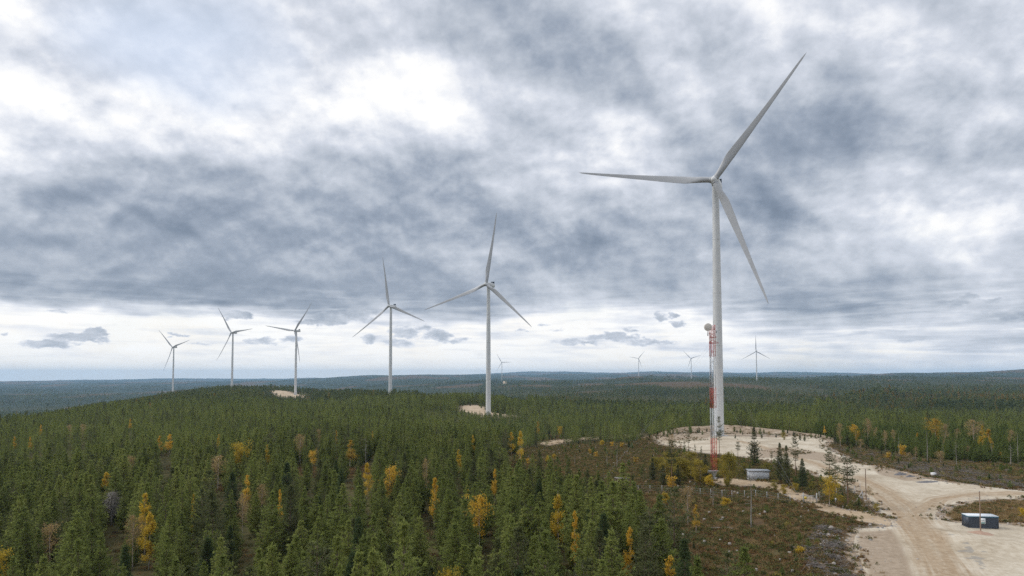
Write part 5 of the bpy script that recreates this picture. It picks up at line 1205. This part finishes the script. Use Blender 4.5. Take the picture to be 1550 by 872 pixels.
x, y, d, px, py, sc, young, old, far_patch = [v[~cut] for v in (x, y, d, px, py, sc, young, old, far_patch)]
# keep clear of the single trees and things
PL = np.array(PLACED); ok = np.ones(len(x), bool); nearm = np.where(d < 900)[0]
for (a, b, r_) in PL: ok[nearm[(np.hypot(x[nearm] - a, y[nearm] - b) < max(1.0, r_))]] = False
x, y, d, px, py, sc = x[ok], y[ok], d[ok], px[ok], py[ok], sc[ok]; young = young[ok]; old = old[ok]
z0_ = zat(x, y); gone = np.zeros(len(x), bool)
for (fx, fd, fy, fw) in FRONT:
    c_ = np.where((d < fd + .5) & (np.abs(px - fx) < fw + .7 / d * F) & (d > fd * .55))[0]
    zmax = CAM_Z + (PYC - fy - 48.7) / F * y[c_]; smax = (zmax - z0_[c_]) / 11.2
    gone[c_[smax < .2]] = True; sc[c_] = np.minimum(sc[c_], np.maximum(smax, .34))
x, y, d, px, py, sc, young, old = [v[~gone] for v in (x, y, d, px, py, sc, young, old)]
top = project(np.stack([x, y, zat(x, y) + 10.5 * sc], 1))[1]
vis = (px > -20) & (px < 1570) & (top < 868)
size = np.where(vis, sc / d, 0); order = np.argsort(-size); ind = order[:300]; rest = np.ones(len(x), bool); rest[ind] = False
rest &= (top < 985) | (d > 110)
# the nearest 300 one by one
sel = sorted(ind, key=lambda i: d[i]); rows = [sel[i:i + 20] for i in range(0, 300, 20)]
ordn = ['front', 'second', 'third', 'fourth', 'fifth', 'sixth', 'seventh', 'eighth', 'ninth', 'tenth', 'eleventh', 'twelfth', 'thirteenth', 'fourteenth', 'fifteenth']
cnt = ['first', 'second', 'third', 'fourth', 'fifth', 'sixth', 'seventh', 'eighth', 'ninth', 'tenth', 'eleventh', 'twelfth', 'thirteenth', 'fourteenth', 'fifteenth', 'sixteenth', 'seventeenth', 'eighteenth', 'nineteenth', 'twentieth']
for rI, row in enumerate(rows):
    for cI, i in enumerate(sorted(row, key=lambda i: px[i])):
        u = rng.random(); kd = 'pine' if u < .56 else ('pine_slim' if u < .72 else ('pine_open' if u < .84 else ('bushpine' if u < .94 else 'spruce')))
        adj = {'pine': 'full bushy pine', 'pine_slim': 'slim pointed pine', 'pine_open': 'open-branched greyish pine', 'bushpine': 'dark ragged pine', 'spruce': 'narrow dark spruce'}[kd]
        side = 'left' if px[i] < 1000 else 'left'
        tree(kd, np.array([x[i], y[i]]), 11.0 * float(sc[i]), f'{adj} in the {ordn[rI]} row from the front, {cnt[cI]} from the left', 'conifers of the foreground forest', wid=float(rng.uniform(.85, 1.2)))

def instancer(name, pts, scl, wid, rot, pick, variants, mats, label, tilt=None):
    """one object: N points plus the shapes set down on them (geometry nodes); variants = [(V, quads, tris, matidx)]"""
    N = len(pts); Vs = [np.asarray(pts, float)]; Q = []; T = []; mq = []; mt = []; vid = [np.full(N, -1)]; off = N
    for k, (V, q_, t_, aq, at_) in enumerate(variants):
        Vs.append(V); vid.append(np.full(len(V), k))
        if q_ is not None and len(q_): Q.append(q_ + off); mq.append(aq)
        if t_ is not None and len(t_): T.append(t_ + off); mt.append(at_)
        off += len(V)
    Q = np.concatenate(Q) if Q else None; T = np.concatenate(T) if T else None
    mi = np.concatenate(mq + mt)
    me = bpy.data.meshes.new(name); me = mesh(name, np.concatenate(Vs), Q, T, mats, mi=mi)
    tot_ = len(me.vertices)
    attr(me, 'vid', np.concatenate(vid).astype(np.int32), 'INT')
    def full(v, t='FLOAT'):
        a = np.zeros(tot_, np.float32 if t == 'FLOAT' else np.int32); a[:N] = v; return a
    attr(me, 'scl', full(scl)); attr(me, 'wid', full(wid)); attr(me, 'rot', full(rot)); attr(me, 'pick', full(pick, 'INT'), 'INT')
    o = put(name, me); ng = bpy.data.node_groups.new(name + '_nodes', 'GeometryNodeTree')
    ng.interface.new_socket('Geometry', in_out='INPUT', socket_type='NodeSocketGeometry'); ng.interface.new_socket('Geometry', in_out='OUTPUT', socket_type='NodeSocketGeometry')
    N_ = ng.nodes; L_ = ng.links; gi = N_.new('NodeGroupInput'); go = N_.new('NodeGroupOutput')
    def named(nm, t='FLOAT'):
        a = N_.new('GeometryNodeInputNamedAttribute'); a.data_type = t; a.inputs[0].default_value = nm
        return [s_ for s_ in a.outputs if s_.enabled and s_.name == 'Attribute'][0]
    vd = named('vid', 'INT')
    def sep(k):
        c_ = N_.new('FunctionNodeCompare'); c_.data_type = 'INT'; c_.operation = 'EQUAL'
        ins = [s_ for s_ in c_.inputs if s_.enabled]; L_.new(vd, ins[0]); ins[1].default_value = k
        sp = N_.new('GeometryNodeSeparateGeometry'); sp.domain = 'POINT'; L_.new(gi.outputs[0], sp.inputs[0]); L_.new(c_.outputs[0], sp.inputs[1]); return sp.outputs[0]
    g2 = N_.new('GeometryNodeGeometryToInstance')
    for k in reversed(range(len(variants))): L_.new(sep(k), g2.inputs[0])
    ip = N_.new('GeometryNodeInstanceOnPoints'); L_.new(sep(-1), ip.inputs['Points']); L_.new(g2.outputs[0], ip.inputs['Instance'])
    ip.inputs['Pick Instance'].default_value = True; L_.new(named('pick', 'INT'), ip.inputs['Instance Index'])
    cb = N_.new('ShaderNodeCombineXYZ'); L_.new(named('rot'), cb.inputs[2]); L_.new(cb.outputs[0], ip.inputs['Rotation'])
    cs = N_.new('ShaderNodeCombineXYZ'); w1 = named('wid'); L_.new(w1, cs.inputs[0]); L_.new(w1, cs.inputs[1]); L_.new(named('scl'), cs.inputs[2]); L_.new(cs.outputs[0], ip.inputs['Scale'])
    L_.new(ip.outputs[0], go.inputs[0]); md = o.modifiers.new('scatter', 'NODES'); md.node_group = ng
    return tag(o, label, kind='stuff')
def as_variant(trunk, crown, mt=2, mc=(0, 1), scale=1.0):
    """trunk + crown meshes as plain arrays"""
    Vs, Q, T, aq, at_ = [], [], [], [], []; off = 0
    for me_, mm in ((trunk, (mt,)), (crown, mc)):
        if me_ is None: continue
        v = np.empty(len(me_.vertices) * 3, np.float32); me_.vertices.foreach_get('co', v); v = v.reshape(-1, 3) * scale
        st = np.empty(len(me_.polygons), np.int32); me_.polygons.foreach_get('loop_start', st); lt = np.empty(len(st), np.int32); me_.polygons.foreach_get('loop_total', lt)
        li = np.empty(len(me_.loops), np.int32); me_.loops.foreach_get('vertex_index', li); mi_ = np.empty(len(st), np.int32); me_.polygons.foreach_get('material_index', mi_)
        q_ = st[lt == 4]; t_ = st[lt == 3]
        Q.append(li[q_[:, None] + np.arange(4)] + off); T.append(li[t_[:, None] + np.arange(3)] + off); mp = np.array(mm)
        aq.append(mp[mi_[lt == 4]]); at_.append(mp[mi_[lt == 3]]); Vs.append(v); off += len(v)
    return np.concatenate(Vs), np.concatenate(Q), np.concatenate(T), np.concatenate(aq), np.concatenate(at_)
def lod(seed, H_, R_, k, tl, tw, lo=.12, whorl=.7, nb=5, mat=0, step=.8, up0=15, up1=50):
    tm, br, V, T = conifer(seed, H_, R_, lo, whorl, nb, up0, up1, k=k, tl=tl, tw=tw, step=step, side=False, power=.75)
    t5 = MB().tube([(0, 0, -.3), (0, 0, H_ * .9)], [.14, .03], 4, False); tv = np.concatenate(t5.V); tq = np.concatenate(t5.Q)
    return np.concatenate([tv, V]), tq, T + len(tv), np.full(len(tq), 2), np.full(len(T), mat)
ri = np.where(rest)[0]; z = zat(x, y) - .15
nearr = ri[(d[ri] < 340) & ~young[ri]]; yg = ri[young[ri]]; mid = ri[(d[ri] >= 340) & (d[ri] < 1000) & ~young[ri]]; fr = ri[(d[ri] >= 1000)]
mats = [M['pine'], M['twig'], M['bark'], M['oldpine']]
va = [as_variant(t_, c_) for t_, c_, h in KIND['pine'][:3]] + [as_variant(t_, c_) for t_, c_, h in KIND['pine_slim']] + [as_variant(KIND['pine_open'][0][0], KIND['pine_open'][0][1], mc=(3, 1))]
def P3(i): return np.stack([x[i], y[i], z[i]], 1)
def wd(i, lo=.85, hi=1.2): return sc[i] * rng.uniform(lo, hi, len(i))
instancer('pine_forest', P3(nearr), sc[nearr], wd(nearr), rng.uniform(0, 6.28, len(nearr)), rng.choice(6, len(nearr), p=[.22, .2, .2, .14, .14, .1]), va, mats, 'dense green pine forest behind the front rows')
vm = [lod(100 + k, 10.5, 2.5, 4, .60, .30, up0=0, up1=32) for k in range(5)] + [lod(110, 11.5, 1.9, 4, .6, .26, mat=3)]
instancer('pine_forest', P3(mid), sc[mid], wd(mid), rng.uniform(0, 6.28, len(mid)), rng.choice(6, len(mid)), vm, mats, 'dark green pine forest covering the hill in the middle distance')
vf = [lod(120 + k, 10.5, 2.5, 4, .90, .6, step=1.2, whorl=1.1, nb=5, up0=-5, up1=28) for k in range(4)] + [lod(130, 11.5, 2.0, 4, .9, .45, step=1.2, whorl=1.2, mat=1)]
pk = np.where(rng.random(len(fr)) < (.02 + .05 * (far_patch[0:1][0] > 9)), 4, rng.choice(4, len(fr)))
# a few autumn birches dotted through the far forest
goldp = rng.random(len(fr)) < np.where(fbm(x[fr] / 260 + 50, y[fr] / 420, 3) > .12, .085, .008) * ((px[fr] > 800) | (y[fr] > 2600)) + .25 * ((px[fr] > 1360) & (d[fr] > 1400) & (d[fr] < 1900) & (fbm(x[fr] / 60, y[fr] / 60, 2) > -.1)); pk = np.where(goldp, 4, pk)
widf = sc[fr] * rng.uniform(.9, 1.25, len(fr)) * np.interp(d[fr], [1000, 2500, 8500], [1.0, 1.25, 2.4])
instancer('far_forest', P3(fr), sc[fr] * np.interp(d[fr], [1000, 8500], [1.0, 1.25]), widf, rng.uniform(0, 6.28, len(fr)), pk, vf, [M['pine_far'], M['fargold'], M['bark']], 'far dark forest covering the plain and the back of the hill')
vy = [as_variant(t_, c_, scale=10.5 / 9.) for t_, c_, h in KIND['pine'][:3]] + [as_variant(t_, c_) for t_, c_, h in KIND['pine_slim']]
instancer('young_pine_forest', P3(yg), sc[yg], sc[yg] * rng.uniform(.9, 1.3, len(yg)), rng.uniform(0, 6.28, len(yg)), rng.choice(5, len(yg)), vy, [M['pine_young'], M['twig'], M['bark']], 'bright green young pines beyond the stony strip on the right')
# small pines and tufts on the clearings
def inside(poly, n, rng, extra=None):
    P = np.array(poly); mn, mx = P.min(0), P.max(0); q_ = rng.uniform(mn, mx, (n, 2)); q_ = q_[pip(q_[:, 0], q_[:, 1], P)]
    m_ = ~occupied(q_[:, 0], q_[:, 1]); return q_[m_]
# ------------------------------------------------------------------ ground cover
def tuft_variant(seed, n, r, h, w, mat):
    rg = np.random.default_rng(seed); P = np.column_stack([rg.normal(0, r * .45, (n, 2)), np.zeros(n)]); d_ = np.column_stack([rg.normal(0, .5, (n, 2)), np.ones(n)])
    V, T = tufts(P, d_, h, w, 1, .15, rg); return V, None, T, None, np.full(len(T), mat)
def shrub_variant(seed, n, r, h, sz, mat):
    rg = np.random.default_rng(seed); t = rg.normal(0, 1, (n, 3)); t /= np.linalg.norm(t, axis=1)[:, None]; t[:, 2] = np.abs(t[:, 2]); P = t * np.array([r, r, h]) * rg.uniform(.5, 1, (n, 1))
    V, Q = leaves(P, sz, rg); return V, Q, None, np.full(len(Q), mat), None
M['drygrass'] = foliage('dry_heath_grass', [(.16,.10,.045), (.24,.16,.07), (.34,.25,.12), (.30,.20,.08)], .2, .9)
M['heather'] = foliage('brown_heather', [(.065,.045,.02), (.125,.070,.027), (.19,.105,.036), (.14,.12,.036)], .2, .9)
M['greenlow'] = foliage('low_green_shrub', [(.05,.065,.02), (.08,.09,.025), (.13,.12,.035), (.16,.12,.04)], .2, .9)
def cover(name, P, variants, mats, label, lo=.6, hi=1.4, lift=0.0):
    n = len(P); s_ = rng.uniform(lo, hi, n); pts = np.column_stack([P, zat(P[:, 0], P[:, 1]) + lift])
    def fill(v):
        return (v[0], v[1] if v[1] is not None else np.zeros((0, 4), int), v[2] if v[2] is not None else np.zeros((0, 3), int), v[3] if v[3] is not None else np.zeros(0), v[4] if v[4] is not None else np.zeros(0))
    return instancer(name, pts, s_, s_ * rng.uniform(.8, 1.3, n), rng.uniform(0, 6.28, n), rng.integers(0, len(variants), n), [fill(v) for v in variants], mats, label)
hp = np.concatenate([inside(P_HEATH, 70000, rng), inside(P_YARD, 9000, rng)]); hp = hp[(fbm(hp[:, 0] / 5, hp[:, 1] / 5, 3) > -.5)]
cover('heather', hp, [shrub_variant(1, 46, .55, .38, .11, 0), shrub_variant(2, 46, .7, .3, .12, 2), shrub_variant(3, 40, .45, .6, .10, 2), tuft_variant(4, 26, .6, .5, .05, 1), tuft_variant(5, 20, .5, .42, .05, 1)],
      [M['heather'], M['drygrass'], M['greenlow']], 'brown heather and dry grass tufts covering the large clearing')
sp = np.concatenate([inside(P_STRIP, 26000, rng), inside(P_ISL, 1800, rng), inside(P_BACK, 9000, rng)])
cover('heather', sp, [shrub_variant(6, 40, .7, .4, .13, 0), shrub_variant(7, 40, .6, .5, .13, 2), tuft_variant(8, 26, .6, .55, .06, 1)], [M['heather'], M['drygrass'], M['greenlow']], 'dry grass and low shrubs on the strips beside the road')
fx_, fy_ = scatter(70, 420, .34, 1.2, rng); fp_ = np.stack([fx_, fy_], 1)
fp_ = fp_[~(occupied(fx_, fy_) | pip(fx_, fy_, P_HEATH) | pip(fx_, fy_, P_YARD) | pip(fx_, fy_, P_ISL) | pip(fx_, fy_, P_EARTH))]
cover('undergrowth', fp_, [shrub_variant(21, 40, .8, .5, .15, 0), shrub_variant(22, 40, .6, .8, .14, 2), tuft_variant(23, 24, .7, .6, .08, 1)], [M['heather'], M['drygrass'], M['greenlow']], 'low heather and dwarf shrubs on the forest floor between the pines')
gp = np.concatenate([inside(g_, 2500, rng) for g_ in P_GAP])
cover('heather', gp, [shrub_variant(9, 40, .9, .5, .16, 0), tuft_variant(10, 26, .8, .6, .09, 1)], [M['heather'], M['drygrass'], M['greenlow']], 'brown heath in the small gaps of the left forest')
def edge_pts(P, n_, w_):
    q_ = np.array(P); a_ = rng.integers(0, len(q_), n_); t_ = rng.random((n_, 1)); return q_[a_] * t_ + np.roll(q_, -1, 0)[a_] * (1 - t_) + rng.normal(0, w_, (n_, 2))
sd_ = np.concatenate([edge_pts(P_PAD2, 60, 3.0), edge_pts(P_PAD4, 40, 6.0), edge_pts(P_BANKZ, 110, 3.5), inside(P_HEATH, 260, rng), inside(P_BACK, 1500, rng), inside(P_STRIP, 160, rng), inside(P_YARD, 120, rng)])
vs_ = [as_variant(t_, c_) for t_, c_, h in KIND['seedling']] + [as_variant(KIND['spruce'][0][0], KIND['spruce'][0][1], mc=(3, 1), scale=.28)]
n = len(sd_); ss = rng.uniform(.35, 1.0, n) * np.interp(np.hypot(*sd_.T), [150, 400, 700, 1400], [.7, 1.1, 2.0, 2.6])
instancer('pine_saplings', np.column_stack([sd_, zat(sd_[:, 0], sd_[:, 1]) - .05]), ss, ss * rng.uniform(.9, 1.3, n), rng.uniform(0, 6.28, n), rng.integers(0, 3, n), vs_, [M['pine_young'], M['twig'], M['bark'], M['spruce']], 'knee-high to man-high pine saplings scattered over the clearings')
def near_edge(poly, n, wdt, rng):
    P = np.array(rough(poly, 1.0, 1.0)); q_ = P[rng.integers(0, len(P), n)] + rng.normal(0, wdt, (n, 2)); return q_
def inside2(poly, n):
    P = np.array(poly); q_ = rng.uniform(P.min(0), P.max(0), (n, 2)); return q_[pip(q_[:, 0], q_[:, 1], P)]
vg = np.concatenate([near_edge(P_ROAD, 2600, 1.6, rng), near_edge(P_TRACK, 900, .9, rng), near_edge(P_SPUR, 700, 2.2, rng)]); vg = vg[(fbm(vg[:, 0] / 7, vg[:, 1] / 7 + 9, 3) > -.12)]
bz = rng.uniform(np.array(P_BANKZ).min(0), np.array(P_BANKZ).max(0), (1500, 2)); bz = bz[pip(bz[:, 0], bz[:, 1], P_BANKZ)]; bz = bz[fbm(bz[:, 0] / 12, bz[:, 1] / 12 + 3, 3) > -.02]
isl = np.concatenate([inside2(ground(g_), 260) for g_ in ([(1150,683),(1200,677),(1240,686),(1190,692)], [(1005,664),(1050,660),(1075,666),(1030,672)], [(1290,690),(1340,702),(1330,708),(1290,700)])]); bz = np.concatenate([bz, isl])
isg = inside(P_ISL, 6500, rng)
cover('dry_grass', isg, [tuft_variant(51, 26, .6, .5, .05, 0), tuft_variant(52, 22, .5, .4, .05, 0)], [M['drygrass']], 'pale dry grass on the island behind the dark container')
cover('verge_plants', np.concatenate([vg, bz]), [shrub_variant(41, 40, .45, .35, .10, 0), tuft_variant(42, 24, .45, .45, .05, 1), shrub_variant(43, 40, .4, .5, .10, 2)], [M['heather'], M['drygrass'], M['greenlow']], 'ragged grass and heather along the verges of the gravel')
scr = np.concatenate([inside(P_HEATH, 900, rng), inside(P_YARD, 420, rng), inside(P_STRIP, 260, rng)]); scr = scr[(fbm(scr[:, 0] / 9 + 4, scr[:, 1] / 9, 3) > -.05)]
M['scrub'] = foliage('yellow_green_scrub', [(.10,.11,.03), (.17,.17,.04), (.27,.23,.05), (.42,.30,.06)], .4)
cover('scrub', scr, [shrub_variant(31, 150, .75, 1.3, .10, 0), shrub_variant(32, 110, .5, 1.0, .10, 0), shrub_variant(33, 130, .9, .9, .11, 1)], [M['scrub'], M['greenlow']], 'low yellow-green birch scrub scattered over the brown clearing', lo=.4, hi=1.25)
stp = inside(P_HEATH, 420, rng)
def stump_variant(seed):
    rg = np.random.default_rng(seed); m_ = MB().lathe([(.26, -.1), (.19, .08), (.17, .34), (.01, .36)], 7); V = np.concatenate(m_.V); V[:, :2] += rg.normal(0, .012, (len(V), 2)); Q = np.concatenate(m_.Q); T = np.concatenate(m_.T)
    return V, Q, T, np.zeros(len(Q)), np.zeros(len(T))
cover('tree_stumps', stp, [stump_variant(1), stump_variant(2)], [M['deadwood']], 'small grey cut stumps scattered over the brown clearing', lo=.7, hi=1.5)
# stones
def rock_variant(seed, flat=.7):
    rg = np.random.default_rng(seed); n_, m_ = 7, 4; V = [(0, 0, -.5)]
    for j in range(1, m_):
        t = math.pi * j / m_
        for i in range(n_): a = i * 6.283 / n_; r_ = rg.uniform(.75, 1.15); V.append((math.sin(t) * math.cos(a) * .5 * r_, math.sin(t) * math.sin(a) * .5 * r_ * flat, -math.cos(t) * .42 * r_))
    V.append((0, 0, .4)); T, Q = [], []
    for i in range(n_): T.append((0, 1 + (i + 1) % n_, 1 + i)); T.append((len(V) - 1, 1 + (m_ - 2) * n_ + i, 1 + (m_ - 2) * n_ + (i + 1) % n_))
    for j in range(m_ - 2):
        for i in range(n_): a = 1 + j * n_; Q.append((a + i, a + (i + 1) % n_, a + n_ + (i + 1) % n_, a + n_ + i))
    return np.array(V), np.array(Q), np.array(T), np.full(len(Q), seed % 2), np.full(len(T), seed % 2)
M['stone'] = simple('pale_stone', (.42,.38,.34), .9, .15, 3, c2=(.28,.25,.22)); M['stone2'] = simple('grey_stone', (.24,.23,.225), .9, .2, 3, c2=(.13,.125,.12))
P_RUB = ground([(1240,800),(1290,806),(1292,840),(1306,872),(1340,930),(1270,930),(1222,872),(1218,835)])
P_RUB2 = ground([(1355,700),(1400,702),(1450,708),(1520,722),(1560,732),(1560,742),(1500,736),(1440,728),(1395,716),(1360,710)])
rub = np.concatenate([inside(P_RUB, 9000, rng), inside(P_RUB2, 9000, rng), inside(P_ISL, 3200, rng), inside(P_EARTH, 2500, rng)]); rub = rub[rng.random(len(rub)) < np.clip(.75 + fbm(rub[:, 0] / 3, rub[:, 1] / 3, 2) * 1.6, .08, 1)]
edge = np.concatenate([near_edge(P_ROAD, 6500, 1.3, rng), near_edge(P_ROAD, 3500, 3.5, rng), near_edge(P_TRACK, 900, .8, rng)]); edge = edge[np.hypot(*edge.T) < 460]
allr = np.concatenate([rub, edge]); nR = len(allr); rs_ = rng.uniform(.10, .32, nR) * np.where(rng.random(nR) < .07, 2.6, 1)
instancer('stones', np.column_stack([allr, zat(allr[:, 0], allr[:, 1]) + .03]), rs_ * .8, rs_, rng.uniform(0, 6.28, nR), rng.integers(0, 6, nR), [rock_variant(s_) for s_ in range(6)], [M['stone'], M['stone2']], 'loose pale and grey stones along the road edges and rubble strips')
# brush and branches thrown on the rubble strips
def brush_variant(seed, n_):
    rg = np.random.default_rng(seed); m_ = MB()
    for j in range(n_): a = rg.uniform(0, 6.28); c_ = rg.normal(0, .5, 3) * (1, 1, .25) + (0, 0, .25); v_ = np.array([math.cos(a), math.sin(a), rg.normal(0, .3)]) * rg.uniform(.4, 1.1); m_.tube([tuple(c_ - v_), tuple(c_ + v_)], [.035, .012], 3, False)
    V = np.concatenate(m_.V); Q = np.concatenate(m_.Q); return V, Q, None, np.full(len(Q), 0), None
M['brush'] = simple('grey_brushwood', (.20,.175,.16), .95, .25, 2, c2=(.09,.08,.07))
bp_ = np.concatenate([inside(P_RUB, 300, rng), inside(P_RUB2, 500, rng), inside(P_STRIP, 500, rng), inside(P_EARTH, 160, rng)])
cover('brushwood', bp_, [brush_variant(1, 16), brush_variant(2, 20)], [M['brush']], 'grey brushwood and roots thrown along the rubble strips')
def log(px, py, L, a, r_, label):
    p = hit(px, py); t = thing('log', g3(p, r_), a, label, 'log'); MB().tube([(-L / 2, 0, 0), (0, .05, .05), (L / 2, 0, .02)], [r_, r_ * .9, r_ * .6], 8).build('stem', M['deadwood'], t, smooth=40)
    MB().tube([(L * .1, 0, .05), (L * .2, .4, .5)], [.03, .01], 4).build('branch', M['deadwood'], t)
log(1098, 800, 5.6, R(-4), .10, 'thin pale fallen log lying on the brown heath left of the dead tree')
log(1092, 788, 1.2, R(20), .16, 'short white piece of wood on the heath above the fallen log')
log(1524, 713, 7, R(28), .22, 'grey uprooted log leaning on the brush pile at the right')
log(1480, 716, 5, R(-15), .15, 'grey fallen log among brushwood left of the right brush pile')
def boulder(px, py, s_, label):
    p = hit(px, py); V, Q, T, a, b = rock_variant(int(px)); o = put('boulder', mesh('boulder', V * s_, Q, T, [M['stone']]), loc=g3(p, s_ * .2)); tag(o, label, 'boulder')
boulder(1258, 801, 1.1, 'pale boulder at the upper end of the grey rubble strip')
boulder(1262, 855, .8, 'pale boulder low in the rubble strip left of the road')
boulder(1231, 817, .6, 'small pale boulder on the heath edge of the rubble strip')
#@@NEXT

# ------------------------------------------------------------------ haze
mh, n, bs, out = material('haze_air'); n.n.remove(bs)
pv = n.node('ShaderNodeVolumePrincipled'); pv.inputs['Color'].default_value = (.45, .71, 1.0, 1); pv.inputs['Density'].default_value = 4.2e-5
pv.inputs['Anisotropy'].default_value = 0.0
n.l.new(pv.outputs[0], out.inputs['Volume'])
zb, zt = float(GZ.min()) - 2, max(float(GZ.max()) + 12, 215.0)
hz = MB().box((0, 0, (zb + zt) / 2), (51000, 51000, zt - zb)).build('haze', mh)
tag(hz, 'thin blue air haze between the camera and the far hills', kind='stuff')
